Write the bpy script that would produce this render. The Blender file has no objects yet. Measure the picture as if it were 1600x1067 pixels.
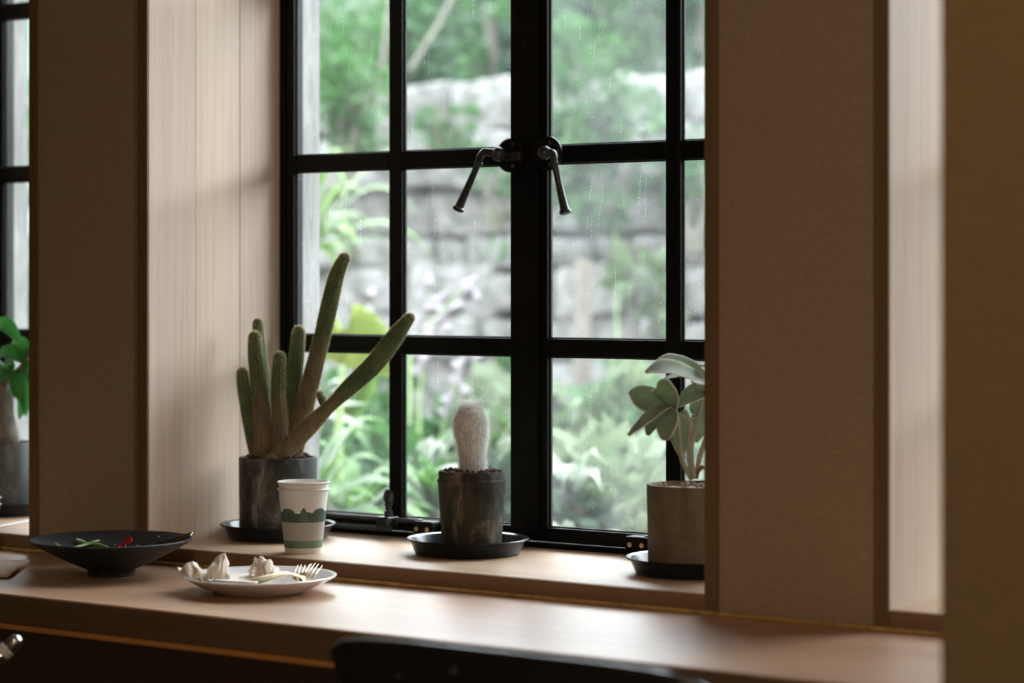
import bpy, bmesh, math, random
from mathutils import Vector, Matrix, noise

# ------------------------------------------------------------------ camera, sky, exposure
scene = bpy.context.scene
COL = scene.collection
R = math.radians
ZC, YAW, FPX, HOR = 1.22, R(35.33), 3778.0, 440.0
cam_d = bpy.data.cameras.new('camera')
cam_d.sensor_width = 36.0
cam_d.lens = FPX / 1600 * 36.0
cam_d.shift_y = -(533.5 - HOR) / 1600
cam_d.clip_start = 0.05
cam_d.clip_end = 200
cam_d.dof.use_dof = True
cam_d.dof.focus_distance = 4.10
cam_d.dof.aperture_fstop = 2.4
cam = bpy.data.objects.new('camera', cam_d)
cam.location = (0, 0, ZC)
cam.rotation_euler = (R(90), 0, YAW)
COL.objects.link(cam)
scene.camera = cam

w = bpy.data.worlds.new('overcast_sky')
scene.world = w
w.use_nodes = True
bg = w.node_tree.nodes['Background']
bg.inputs['Color'].default_value = (0.91, 0.975, 1.04, 1)
bg.inputs['Strength'].default_value = 16.5

scene.view_settings.view_transform = 'Standard'
scene.view_settings.look = 'None'
scene.view_settings.gamma = 1
scene.view_settings.use_curve_mapping = False
scene.view_settings.exposure = 0.0

LAMP_W = 42.0          # warm room lamps
LAMP_SPOTS = [(0.3, -0.6, 2.15), (-0.8, 0.7, 2.15)]

# ------------------------------------------------------------------ helpers
SN, CS = math.sin(YAW), math.cos(YAW)
FW, RT, UP = Vector((-SN, CS, 0)), Vector((CS, SN, 0)), Vector((0, 0, 1))
def ray(x, y): return FW + RT * ((x - 800) / FPX) + UP * ((HOR - y) / FPX)
def P(x, y, d): return Vector((0, 0, ZC)) + ray(x, y) * d             # a point d metres away
def PZ(x, y, z): r = ray(x, y); return Vector((0, 0, ZC)) + r * ((z - ZC) / r.z)
def PY(x, y, Y): r = ray(x, y); return Vector((0, 0, ZC)) + r * (Y / r.y)
def V(*a): return Vector(a)

def wloc(o):
    v = Vector((0, 0, 0))
    while o is not None:
        v += o.location
        o = o.parent
    return v

class MB:
    """collects vertices and faces (world coordinates) for one mesh object"""
    def __init__(s): s.v = []; s.f = []
    def add(s, vs, fs):
        n = len(s.v); s.v += [tuple(p) for p in vs]; s.f += [tuple(i + n for i in f) for f in fs]; return s
    def box(s, x0, x1, y0, y1, z0, z1):
        return s.add([(x0,y0,z0),(x1,y0,z0),(x1,y1,z0),(x0,y1,z0),(x0,y0,z1),(x1,y0,z1),(x1,y1,z1),(x0,y1,z1)],
                     [(0,3,2,1),(4,5,6,7),(0,1,5,4),(1,2,6,5),(2,3,7,6),(3,0,4,7)])
    def prism(s, pts, z0, z1):
        n = len(pts)
        return s.add([(x,y,z0) for x,y in pts] + [(x,y,z1) for x,y in pts],
                     [tuple(range(n-1,-1,-1)), tuple(range(n,2*n))] + [(i,(i+1)%n,(i+1)%n+n,i+n) for i in range(n)])
    def lathe(s, c, prof, n=40, axis=None, ang0=0):
        """prof: list of (radius, height) along axis from c"""
        ax = Vector(axis).normalized() if axis else UP
        a = ax.orthogonal().normalized() if axis else Vector((1,0,0)); b = ax.cross(a)
        c = Vector(c); vs = []; fs = []
        for r, h in prof:
            for k in range(n):
                t = ang0 + 2*math.pi*k/n
                vs.append(c + ax*h + a*(r*math.cos(t)) + b*(r*math.sin(t)))
        m = len(prof)
        for i in range(m-1):
            for k in range(n):
                k2 = (k+1) % n
                fs.append((i*n+k, i*n+k2, (i+1)*n+k2, (i+1)*n+k))
        fs.append(tuple(range(n-1,-1,-1))); fs.append(tuple(range((m-1)*n, m*n)))
        return s.add(vs, fs)
    def tube(s, pts, rad, n=10, flat=1.0, up=None):
        pts = [Vector(p) for p in pts]
        rad = rad if isinstance(rad, (list, tuple)) else [rad]*len(pts)
        vs = []; fs = []; a = None
        for i, p in enumerate(pts):
            t = (pts[min(i+1,len(pts)-1)] - pts[max(i-1,0)]).normalized()
            if a is None:
                a = (Vector(up) if up else t.orthogonal())
            a = (a - t*a.dot(t)).normalized()
            b = t.cross(a)
            for k in range(n):
                q = 2*math.pi*k/n
                vs.append(p + a*(rad[i]*flat*math.cos(q)) + b*(rad[i]*math.sin(q)))
        m = len(pts)
        for i in range(m-1):
            for k in range(n):
                k2 = (k+1) % n
                fs.append((i*n+k, i*n+k2, (i+1)*n+k2, (i+1)*n+k))
        fs.append(tuple(range(n-1,-1,-1))); fs.append(tuple(range((m-1)*n, m*n)))
        return s.add(vs, fs)
    def ball(s, c, r, n=10, m=6, sc=(1,1,1)):
        c = Vector(c); vs = []; fs = []
        vs.append(c + V(0,0,-r*sc[2]))
        for i in range(1, m):
            p = math.pi*i/m - math.pi/2
            for k in range(n):
                q = 2*math.pi*k/n
                vs.append(c + V(r*sc[0]*math.cos(p)*math.cos(q), r*sc[1]*math.cos(p)*math.sin(q), r*sc[2]*math.sin(p)))
        vs.append(c + V(0,0,r*sc[2]))
        for k in range(n): fs.append((0, 1+(k+1)%n, 1+k))
        for i in range(m-2):
            for k in range(n):
                k2 = (k+1)%n
                fs.append((1+i*n+k, 1+i*n+k2, 1+(i+1)*n+k2, 1+(i+1)*n+k))
        e = len(vs)-1; o = 1+(m-2)*n
        for k in range(n): fs.append((o+k, o+(k+1)%n, e))
        return s.add(vs, fs)
    def blade(s, pts, widths, nrm, fold=0.25, thick=0):
        """a leaf: midrib points, half widths, side direction from nrm"""
        pts = [Vector(p) for p in pts]; vs = []; fs = []
        nrm = Vector(nrm)
        for i, p in enumerate(pts):
            t = (pts[min(i+1,len(pts)-1)] - pts[max(i-1,0)]).normalized()
            sd = t.cross(nrm)
            sd = sd.normalized() if sd.length > 1e-6 else t.orthogonal().normalized()
            u = sd.cross(t).normalized()
            h = widths[i]
            vs += [p - sd*h + u*(h*fold), p, p + sd*h + u*(h*fold)]
        for i in range(len(pts)-1):
            a = 3*i
            fs += [(a, a+1, a+4, a+3), (a+1, a+2, a+5, a+4)]
        return s.add(vs, fs)
    def build(s, name, mat, parent=None, org=None, smooth=False, bevel=0, seg=2):
        me = bpy.data.meshes.new(name)
        o = bpy.data.objects.new(name, me)
        COL.objects.link(o)
        if parent is not None:
            o.parent = parent; base = wloc(parent)
        else:
            base = Vector(org) if org is not None else Vector((0,0,0)); o.location = base
        me.from_pydata([(v[0]-base.x, v[1]-base.y, v[2]-base.z) for v in s.v], [], s.f)
        if mat: me.materials.append(MAT[mat])
        me.validate()
        if smooth:
            for p in me.polygons: p.use_smooth = True
            if smooth != 'all':
                try: me.set_sharp_from_angle(angle=R(smooth if not isinstance(smooth, bool) else 40))
                except Exception: pass
        if bevel:
            b = o.modifiers.new('bevel', 'BEVEL'); b.width = bevel; b.segments = seg; b.limit_method = 'ANGLE'; b.angle_limit = R(40)
        return o

def tag(o, label=None, cat=None, group=None, kind=None):
    if label: o['label'] = label
    if cat: o['category'] = cat
    if group: o['group'] = group
    if kind: o['kind'] = kind
    return o
def empty(name, loc, label=None, cat=None, group=None, kind=None):
    o = bpy.data.objects.new(name, None); COL.objects.link(o)
    o.location = loc; o.empty_display_size = 0.05
    return tag(o, label, cat, group, kind)
def solidify(o, t, off=0):
    m = o.modifiers.new('solid', 'SOLIDIFY'); m.thickness = t; m.offset = off; return o
def subsurf(o, n=1):
    m = o.modifiers.new('sub', 'SUBSURF'); m.levels = n; m.render_levels = n; return o
def lerp(a, b, t): return a + (b - a) * t
def spline(pts, n):
    """Catmull-Rom through tuples (any length)"""
    out = []; m = len(pts) - 1
    for i in range(n + 1):
        u = i / n * m; k = min(int(u), m - 1); t = u - k
        p0, p1, p2, p3 = pts[max(k-1,0)], pts[k], pts[k+1], pts[min(k+2,m)]
        out.append(tuple(0.5*((2*b)+(-a+c)*t+(2*a-5*b+4*c-d)*t*t+(-a+3*b-3*c+d)*t**3) for a,b,c,d in zip(p0,p1,p2,p3)))
    return out

# ------------------------------------------------------------------ materials
MAT = {}
def nodes(name):
    m = bpy.data.materials.new(name); m.use_nodes = True
    nt = m.node_tree; MAT[name] = m
    return m, nt, nt.nodes['Principled BSDF'], nt.nodes['Material Output']
def L(nt, a, b): nt.links.new(a, b)
def mapped(nt, scale, coord='Object'):
    tc = nt.nodes.new('ShaderNodeTexCoord'); mp = nt.nodes.new('ShaderNodeMapping')
    mp.inputs['Scale'].default_value = scale
    L(nt, tc.outputs[coord], mp.inputs['Vector']); return mp.outputs['Vector']
def ntex(nt, vec, scale, detail=4, rough=0.55, dist=0.0):
    n = nt.nodes.new('ShaderNodeTexNoise')
    n.inputs['Scale'].default_value = scale; n.inputs['Detail'].default_value = detail
    n.inputs['Roughness'].default_value = rough; n.inputs['Distortion'].default_value = dist
    L(nt, vec, n.inputs['Vector']); return n.outputs['Fac']
def ramp(nt, fac, stops):
    r = nt.nodes.new('ShaderNodeValToRGB'); e = r.color_ramp.elements
    e[0].position, e[0].color = stops[0][0], (*stops[0][1], 1)
    e[1].position, e[1].color = stops[-1][0], (*stops[-1][1], 1)
    for p, c in stops[1:-1]:
        k = e.new(p); k.color = (*c, 1)
    L(nt, fac, r.inputs['Fac']); return r.outputs['Color']
def mixc(nt, fac, a, b, blend='MIX'):
    m = nt.nodes.new('ShaderNodeMix'); m.data_type = 'RGBA'; m.blend_type = blend
    if isinstance(fac, float): m.inputs[0].default_value = fac
    else: L(nt, fac, m.inputs[0])
    for v, i in ((a, 6), (b, 7)):
        if isinstance(v, tuple): m.inputs[i].default_value = (*v, 1)
        else: L(nt, v, m.inputs[i])
    return m.outputs[2]
def bump(nt, bs, fac, strength, dist=0.002):
    b = nt.nodes.new('ShaderNodeBump'); b.inputs['Strength'].default_value = strength; b.inputs['Distance'].default_value = dist
    L(nt, fac, b.inputs['Height']); L(nt, b.outputs['Normal'], bs.inputs['Normal'])
def plain(name, c, rough=0.5, metal=0.0, var=0.12, scale=30, bmp=0.0, spec=None, coat=0):
    m, nt, bs, out = nodes(name)
    v = mapped(nt, (1,1,1))
    f = ntex(nt, v, scale, 3)
    L(nt, ramp(nt, f, [(0.3, tuple(x*(1-var) for x in c)), (0.7, tuple(min(1,x*(1+var)) for x in c))]), bs.inputs['Base Color'])
    bs.inputs['Roughness'].default_value = rough; bs.inputs['Metallic'].default_value = metal
    if spec is not None: bs.inputs['Specular IOR Level'].default_value = spec
    if coat: bs.inputs['Coat Weight'].default_value = coat
    if bmp: bump(nt, bs, f, bmp)
    return m
def wood(name, light, dark, axis, rough=0.45, spec=0.5, bmp=0.15, knots=0.0):
    m, nt, bs, out = nodes(name)
    k = 26.0
    sc = {'X': (0.6, k, k), 'Y': (k, 0.6, k), 'Z': (k, k, 0.6)}[axis]
    sc2 = {'X': (1.2, 9, 9), 'Y': (9, 1.2, 9), 'Z': (9, 9, 0.5)}[axis]
    fine = ntex(nt, mapped(nt, tuple(s*4 for s in sc)), 1.0, 5, 0.7)
    broad = ntex(nt, mapped(nt, sc2), 1.0, 3, 0.5, 0.6)
    c = ramp(nt, broad, [(0.25, dark), (0.55, tuple(lerp(a,b,0.6) for a,b in zip(dark,light))), (0.8, light)])
    g = ramp(nt, fine, [(0.3, (0.86,0.85,0.84)), (0.62, (1,1,1))])
    c = mixc(nt, 1.0, c, g, 'MULTIPLY')
    if knots:
        kn = ntex(nt, mapped(nt, tuple(s*0.45 for s in sc2)), 1.0, 4, 0.6, 2.0)
        c = mixc(nt, ramp(nt, kn, [(0.62, (0,0,0)), (0.72, (knots,knots,knots))]), c, tuple(x*0.45 for x in dark))
    L(nt, c, bs.inputs['Base Color'])
    bs.inputs['Roughness'].default_value = rough
    bs.inputs['Specular IOR Level'].default_value = spec
    bump(nt, bs, fine, bmp, 0.0006)
    return m
def leafmat(name, c1, c2, trans=0.35, rough=0.35, scale=8, tr_col=None):
    m, nt, bs, out = nodes(name)
    f = ntex(nt, mapped(nt, (1,1,1)), scale, 3)
    col = ramp(nt, f, [(0.3, c1), (0.7, c2)])
    L(nt, col, bs.inputs['Base Color'])
    bs.inputs['Roughness'].default_value = rough
    t = nt.nodes.new('ShaderNodeBsdfTranslucent')
    if tr_col: t.inputs['Color'].default_value = (*tr_col, 1)
    else: L(nt, col, t.inputs['Color'])
    mx = nt.nodes.new('ShaderNodeMixShader'); mx.inputs[0].default_value = trans
    L(nt, bs.outputs[0], mx.inputs[1]); L(nt, t.outputs[0], mx.inputs[2]); L(nt, mx.outputs[0], out.inputs['Surface'])
    return m
def mottled(name, dark, mid, light, scale, rough=0.8, streak=1.0, bmp=0.4, lo=0.35, hi=0.68):
    m, nt, bs, out = nodes(name)
    f = ntex(nt, mapped(nt, (1,1,streak)), scale, 6, 0.65, 0.5)
    g = ntex(nt, mapped(nt, (1,1,1)), scale*9, 4, 0.7)
    c = ramp(nt, f, [(lo, dark), ((lo+hi)/2, mid), (hi, light)])
    c = mixc(nt, 0.5, c, ramp(nt, g, [(0.3,(0.6,0.6,0.6)),(0.7,(1,1,1))]), 'MULTIPLY')
    L(nt, c, bs.inputs['Base Color']); bs.inputs['Roughness'].default_value = rough
    bump(nt, bs, g, bmp, 0.0015)
    return m
def glassmat(name, haze_lo, haze_hi, scale):
    m, nt, bs, out = nodes(name)
    nt.nodes.remove(bs)
    tr = nt.nodes.new('ShaderNodeBsdfTransparent'); tr.inputs['Color'].default_value = (0.975,0.99,0.985,1)
    gl = nt.nodes.new('ShaderNodeBsdfGlossy'); gl.inputs['Roughness'].default_value = 0.02
    tl = nt.nodes.new('ShaderNodeBsdfTranslucent'); tl.inputs['Color'].default_value = (0.86,0.90,0.89,1)
    fr = nt.nodes.new('ShaderNodeFresnel'); fr.inputs['IOR'].default_value = 1.25
    f = ntex(nt, mapped(nt, (1,1,0.7)), scale, 5, 0.6, 0.3)
    s = ntex(nt, mapped(nt, (1,1,0.12)), scale*14, 2, 0.5)
    mr = nt.nodes.new('ShaderNodeMapRange'); mr.inputs[1].default_value = 0.33; mr.inputs[2].default_value = 0.68
    mr.inputs[3].default_value = haze_lo; mr.inputs[4].default_value = haze_hi
    L(nt, f, mr.inputs[0])
    mu = nt.nodes.new('ShaderNodeMath'); mu.operation = 'MULTIPLY_ADD'; mu.inputs[1].default_value = 0.004; 
    L(nt, s, mu.inputs[0]); L(nt, mr.outputs[0], mu.inputs[2])
    m1 = nt.nodes.new('ShaderNodeMixShader'); m2 = nt.nodes.new('ShaderNodeMixShader')
    L(nt, mu.outputs[0], m1.inputs[0]); L(nt, tr.outputs[0], m1.inputs[1]); L(nt, tl.outputs[0], m1.inputs[2])
    L(nt, fr.outputs[0], m2.inputs[0]); L(nt, m1.outputs[0], m2.inputs[1]); L(nt, gl.outputs[0], m2.inputs[2])
    L(nt, m2.outputs[0], out.inputs['Surface'])

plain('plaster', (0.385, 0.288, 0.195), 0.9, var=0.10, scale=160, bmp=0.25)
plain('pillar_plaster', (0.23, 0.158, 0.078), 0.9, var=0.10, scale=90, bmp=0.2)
plain('ceiling_paint', (0.50, 0.44, 0.36), 0.9)
plain('floor_wood', (0.10, 0.065, 0.04), 0.6)
wood('wood_reveal', (0.76, 0.60, 0.48), (0.60, 0.47, 0.39), 'Z', 0.55, 0.35, 0.1)
wood('wood_reveal_pale', (0.80, 0.64, 0.50), (0.65, 0.51, 0.40), 'Z', 0.55, 0.35, 0.1)
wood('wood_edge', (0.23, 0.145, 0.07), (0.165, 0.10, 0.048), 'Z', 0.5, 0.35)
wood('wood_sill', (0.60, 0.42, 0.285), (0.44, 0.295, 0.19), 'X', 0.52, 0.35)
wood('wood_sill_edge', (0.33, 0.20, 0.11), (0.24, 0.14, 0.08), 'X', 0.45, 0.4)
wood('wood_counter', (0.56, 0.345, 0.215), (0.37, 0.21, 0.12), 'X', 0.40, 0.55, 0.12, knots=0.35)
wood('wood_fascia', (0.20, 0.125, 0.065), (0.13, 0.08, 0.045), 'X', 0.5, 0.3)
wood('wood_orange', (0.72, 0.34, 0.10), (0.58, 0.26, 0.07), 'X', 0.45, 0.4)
plain('brass_bead', (0.62, 0.42, 0.15), 0.45, 0.25, var=0.3, scale=60)
plain('black_steel', (0.004, 0.0042, 0.003), 0.5, 0.0, var=0.3, scale=40, spec=0.14)
plain('putty', (0.03, 0.035, 0.033), 0.6, var=0.5, scale=300, bmp=0.6)
plain('iron', (0.095, 0.105, 0.10), 0.40, 0.5, var=0.25, scale=80)
plain('handle_iron', (0.05, 0.056, 0.054), 0.36, 0.6, var=0.25, scale=80)
plain('brass', (0.62, 0.45, 0.24), 0.35, 0.9)
mottled('stone_jamb', (0.10,0.097,0.090), (0.15,0.146,0.140), (0.20,0.196,0.19), 26, 0.85, 0.25, 0.4)
glassmat('glass_clear', 0.002, 0.013, 5)
glassmat('glass_misty', 0.006, 0.040, 5)
leafmat('water_mark', (0.75,0.8,0.8), (0.8,0.84,0.84), 0.42, 0.2)
plain('saucer_plastic', (0.007, 0.009, 0.011), 0.28, var=0.2, spec=0.38)
mottled('pot_cement', (0.025,0.025,0.022), (0.085,0.078,0.064), (0.27,0.265,0.25), 20, 0.75, 0.5, 0.5, 0.42, 0.64)
mottled('pot_bark', (0.022,0.021,0.017), (0.075,0.063,0.045), (0.30,0.24,0.17), 26, 0.9, 0.45, 1.0, 0.38, 0.72)
mottled('pot_clay', (0.10,0.075,0.042), (0.185,0.142,0.085), (0.24,0.19,0.12), 10, 0.8, 0.7)
mottled('pot_glazed', (0.02,0.022,0.022), (0.05,0.052,0.05), (0.22,0.21,0.19), 12, 0.45, 0.4, 0.2, 0.42, 0.72)
plain('soil', (0.09, 0.05, 0.035), 0.95, var=0.5, scale=120, bmp=0.8)
plain('pebble', (0.085, 0.052, 0.04), 0.95, var=0.5, scale=90)
plain('soil_sandy', (0.22, 0.16, 0.11), 0.95, var=0.35, scale=150, bmp=0.8)
m = mottled('cactus_skin', (0.055,0.095,0.035), (0.085,0.135,0.05), (0.14,0.18,0.075), 16, 0.8)
nt = m.node_tree; bs = nt.nodes['Principled BSDF']; lk = bs.inputs['Base Color'].links[0].from_socket
va = nt.nodes.new('ShaderNodeVertexColor'); va.layer_name = 'woody'
bark = ramp(nt, ntex(nt, mapped(nt, (1,1,0.4)), 60, 4), [(0.3, (0.13,0.095,0.05)), (0.7, (0.22,0.175,0.10))])
L(nt, mixc(nt, va.outputs['Color'], lk, bark), bs.inputs['Base Color'])
mottled('cactus_skin_woody', (0.17,0.125,0.07), (0.20,0.155,0.085), (0.18,0.18,0.095), 18, 0.8)
leafmat('spine_gold', (0.62,0.50,0.25), (0.78,0.65,0.38), 0.55, 0.6, 40)
mottled('old_man_skin', (0.42,0.41,0.37), (0.5,0.49,0.45), (0.56,0.55,0.5), 20, 0.8)
leafmat('white_hair', (0.94,0.93,0.91), (0.98,0.975,0.965), 0.45, 0.8)
leafmat('fuzzy_leaf', (0.19,0.255,0.20), (0.40,0.455,0.39), 0.28, 0.9, 30, (0.35,0.50,0.25))
plain('fuzzy_rim', (0.80, 0.80, 0.78), 0.9)
plain('fuzzy_stem', (0.36, 0.34, 0.26), 0.9)
plain('dry_leaf', (0.28, 0.17, 0.09), 0.9)
leafmat('green_leaf', (0.03,0.15,0.03), (0.06,0.24,0.05), 0.35, 0.3)
plain('caudex_bark', (0.22, 0.21, 0.18), 0.85, var=0.35, scale=50, bmp=0.5)
plain('paper_white', (0.84, 0.81, 0.785), 0.7, var=0.02)
plain('print_dark_green', (0.075, 0.115, 0.09), 0.7, var=0.12, scale=60)
plain('print_mid_green', (0.115, 0.17, 0.13), 0.7, var=0.12, scale=60)
plain('print_stripe_green', (0.17, 0.27, 0.185), 0.7, var=0.06)
plain('print_grey', (0.46, 0.455, 0.42), 0.7, var=0.04)
plain('porcelain', (0.82, 0.80, 0.785), 0.18, var=0.01, coat=0.3)
plain('napkin_paper', (0.80, 0.68, 0.56), 0.9, var=0.05, scale=60)
plain('napkin_flat', (0.86, 0.79, 0.72), 0.9, var=0.04)
plain('gold_metal', (0.88, 0.72, 0.46), 0.26, 1.0, var=0.03)
plain('bronze_metal', (0.20, 0.14, 0.07), 0.35, 0.7)
mottled('black_stoneware', (0.006,0.008,0.009), (0.012,0.015,0.018), (0.05,0.062,0.07), 260, 0.48, 1.0, 0.25)
leafmat('bean_green', (0.14,0.28,0.06), (0.28,0.44,0.13), 0.2, 0.25, 40)
plain('bean_pale', (0.42, 0.50, 0.26), 0.4)
plain('chilli_red', (0.50, 0.02, 0.012), 0.2, var=0.3)
plain('seed_cream', (0.72, 0.68, 0.50), 0.5)
plain('black_lacquer', (0.012, 0.013, 0.012), 0.22, var=0.1, spec=0.5)
plain('chrome', (0.75, 0.78, 0.80), 0.12, 1.0, var=0.02)
mottled('garden_stone', (0.040,0.044,0.034), (0.105,0.103,0.098), (0.175,0.173,0.170), 4, 0.9, 1.0, 0.8, 0.36, 0.62)
plain('garden_mortar', (0.067,0.067,0.061), 0.95)
plain('garden_soil', (0.045,0.042,0.028), 0.95, var=0.4, scale=5)
plain('bank_moss', (0.016,0.036,0.013), 0.95, var=0.5, scale=4)
leafmat('shrub_mid', (0.013,0.056,0.013), (0.046,0.118,0.026), 0.45, 0.75, 1.5)
leafmat('shrub_dark', (0.008,0.028,0.012), (0.022,0.055,0.022), 0.35, 0.7, 1.5)
leafmat('shrub_pale', (0.075,0.115,0.055), (0.135,0.17,0.10), 0.45, 0.6, 1.5)
leafmat('strap_leaf', (0.075,0.17,0.03), (0.15,0.24,0.06), 0.5, 0.4, 3)
leafmat('broad_leaf', (0.03,0.105,0.013), (0.09,0.185,0.03), 0.45, 0.36, 3)
leafmat('silver_leaf', (0.15,0.185,0.13), (0.22,0.245,0.195), 0.4, 0.35, 4)
leafmat('fan_leaf', (0.14,0.20,0.028), (0.21,0.26,0.06), 0.5, 0.4, 6)
leafmat('lilac_petal', (0.24,0.215,0.245), (0.31,0.285,0.31), 0.45, 0.6)
leafmat('red_petal', (0.274,0.058,0.036), (0.324,0.086,0.065), 0.3, 0.5)
plain('flower_stalk', (0.20, 0.30, 0.12), 0.6)
plain('branch_bark', (0.07,0.065,0.052), 0.9, var=0.2)
plain('stake_wood', (0.085,0.07,0.055), 0.8)
plain('lamp_metal', (0.05, 0.045, 0.04), 0.5)
m, nt, bs, out = nodes('lamp_bulb')
bs.inputs['Base Color'].default_value = (1, 0.8, 0.5, 1)
bs.inputs['Emission Color'].default_value = (1.0, 0.72, 0.40, 1); bs.inputs['Emission Strength'].default_value = 12

# ------------------------------------------------------------------ the room
ZS, ZT = 0.753, 0.723          # sill top, counter top
YW, YF, YO = 3.12, 3.49, 3.605 # wall face, window frame face, outer wall face
CEIL, HEAD = 2.70, 2.14        # ceiling, top of the window openings
def st(name, mb, mat, parent=None, **k):
    o = mb.build(name, mat, parent, **k)
    if parent is None: o['kind'] = 'structure'
    return o

st('floor', MB().box(-6.5, 3.0, -4.0, YO, -0.1, 0.0), 'floor_wood')
st('ceiling', MB().box(-6.5, 3.0, -4.0, YO, CEIL, CEIL+0.1), 'ceiling_paint')
st('wall_left', MB().box(-6.6, -6.5, -4.0, YO, 0, CEIL), 'plaster')
st('wall_back', MB().box(-6.5, 3.0, -4.1, -4.0, 0, CEIL), 'plaster')
# window wall: opening edges (inner faces of the timber linings)
W2L, W2R, W1L, W1R, W3L, W3R = -3.805, -3.298, -3.004, -1.856, -1.552, -1.100
TB = 0.024
wall = MB()
for a, b in ((-6.5, W2L-TB), (W2R+TB, W1L-TB-0.008), (W1R+TB, W3L-TB)):
    wall.box(a, b, YW, YO, ZT-0.1, HEAD+TB)
wall.box(-6.5, W3R, YW, YO, 0, ZT-0.1)
wall.box(-6.5, W3R, YW, YO, HEAD+TB, CEIL)
for a, b in ((W2L-TB, W2R+TB), (W1L-TB-0.008, W1R+TB), (W3L-TB, W3R)):
    wall.box(a, b, YW+0.02, YO, ZT-0.1, ZS-0.03)
st('wall_front', wall, 'plaster')
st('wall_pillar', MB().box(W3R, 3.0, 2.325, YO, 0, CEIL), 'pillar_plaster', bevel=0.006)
st('wall_right', MB().box(3.0, 3.1, -4.0, YO, 0, CEIL), 'plaster')
# outer stone jambs of the openings
def jamb(n, x0, x1): st('trim_%d' % n, MB().box(x0, x1, YF+0.045, YO+0.005, ZS-0.02, HEAD), 'stone_jamb')
jamb(20, W1L-0.06, -3.0165); jamb(21, W2L-0.06, -3.826)
# timber linings: each side is a row of vertical planks, with a dark front edge
def lining(n, xf, xb, side, pale=False):
    """xf / xb: inner face at the wall face / at the window; side +1 if the timber lies on +x of that face"""
    t = empty('trim_%d' % n, (xf, YW, ZS), kind='structure')
    y = [YW-0.004, 3.247, 3.372, YF+0.02]
    X = lambda yy: xf + (xb-xf)*(yy-YW)/(YF-YW)
    d = TB*side
    mats = ['wood_reveal', 'wood_reveal_pale', 'wood_reveal']
    for k in range(3):
        a, b = y[k]+(0.004 if k == 0 else 0.0004), y[k+1]-0.0004
        off = (0.0, 0.0006, 0.0002)[k]*side
        MB().prism(sorted_poly([(X(a)+off,a),(X(b)+off,b),(X(b)+d,b),(X(a)+d,a)]), ZS-0.03, HEAD).build('plank', mats[k], t, bevel=0.0006, seg=1)
    a, b = YW-0.005, YW-0.0002
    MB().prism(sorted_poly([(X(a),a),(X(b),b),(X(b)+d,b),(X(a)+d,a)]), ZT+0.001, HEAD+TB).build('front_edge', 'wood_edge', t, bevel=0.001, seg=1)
    return t
def sorted_poly(p):
    A = sum(p[i][0]*p[(i+1)%len(p)][1]-p[(i+1)%len(p)][0]*p[i][1] for i in range(len(p)))
    return p if A > 0 else p[::-1]
lining(1, W2L, W2L, -1); lining(2, W2R, W2R, 1); lining(3, -2.9995, -3.0135, -1); lining(4, W1R, W1R+0.003, 1); lining(5, W3L, W3L, -1)
st('trim_6', MB().box(W2L, W2R, YW-0.004, YF+0.02, HEAD, HEAD+TB), 'wood_reveal')
st('trim_7', MB().box(-3.01, W1R, YW-0.004, YF+0.02, HEAD, HEAD+TB), 'wood_reveal')
st('trim_8', MB().box(W3L, W3R, YW-0.004, YF+0.02, HEAD, HEAD+TB), 'wood_reveal')
# sills: board plus darker front edge
def sill(n, a, b):
    t = empty('trim_%d' % n, (a, YW, ZT), kind='structure')
    MB().box(a, b, YW+0.002, YO, ZS-0.03, ZS).build('sill_board', 'wood_sill', t, bevel=0.0015)
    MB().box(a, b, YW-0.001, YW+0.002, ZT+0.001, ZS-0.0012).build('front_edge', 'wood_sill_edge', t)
sill(9, W2L, W2R); sill(10, -3.0, W1R); sill(11, W3L, W3R)
# bead along the joint of counter and wall
bd = MB().box(-6.5, W3R, YW-0.013, YW-0.005, ZT, ZT+0.006)
st('trim_12', bd, 'brass_bead', bevel=0.002)

# ------------------------------------------------------------------ windows
BARS = [1.1045, 1.4425, 1.7805]
def drops(name, x0, x1, z0, z1, y, rnd, parent, trails, specks):
    mb = MB()
    def dot(x, z, r):
        vs = [(x+r,y,z),(x,y,z+r*1.2),(x-r,y,z),(x,y,z-r*1.2),(x,y-r*0.6,z)]
        mb.add(vs, [(0,4,1),(1,4,2),(2,4,3),(3,4,0)])
    for _ in range(trails):
        x = rnd.uniform(x0+0.01, x1-0.01); z = rnd.uniform(z0+0.05, z1-0.005); n = rnd.randint(5, 15); sl = rnd.uniform(-0.25, 0.1)
        for k in range(n):
            z -= rnd.uniform(0.002, 0.006); x += sl*0.003 + rnd.uniform(-0.0004, 0.0004)
            if z < z0+0.004: break
            dot(x, z, rnd.uniform(0.0003, 0.0007))
    for _ in range(specks):
        dot(rnd.uniform(x0+0.004, x1-0.004), rnd.uniform(z0+0.004, z1-0.004), rnd.uniform(0.0002, 0.0005))
    o = mb.build(name, 'water_mark', parent); o['kind'] = 'stuff'
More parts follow.
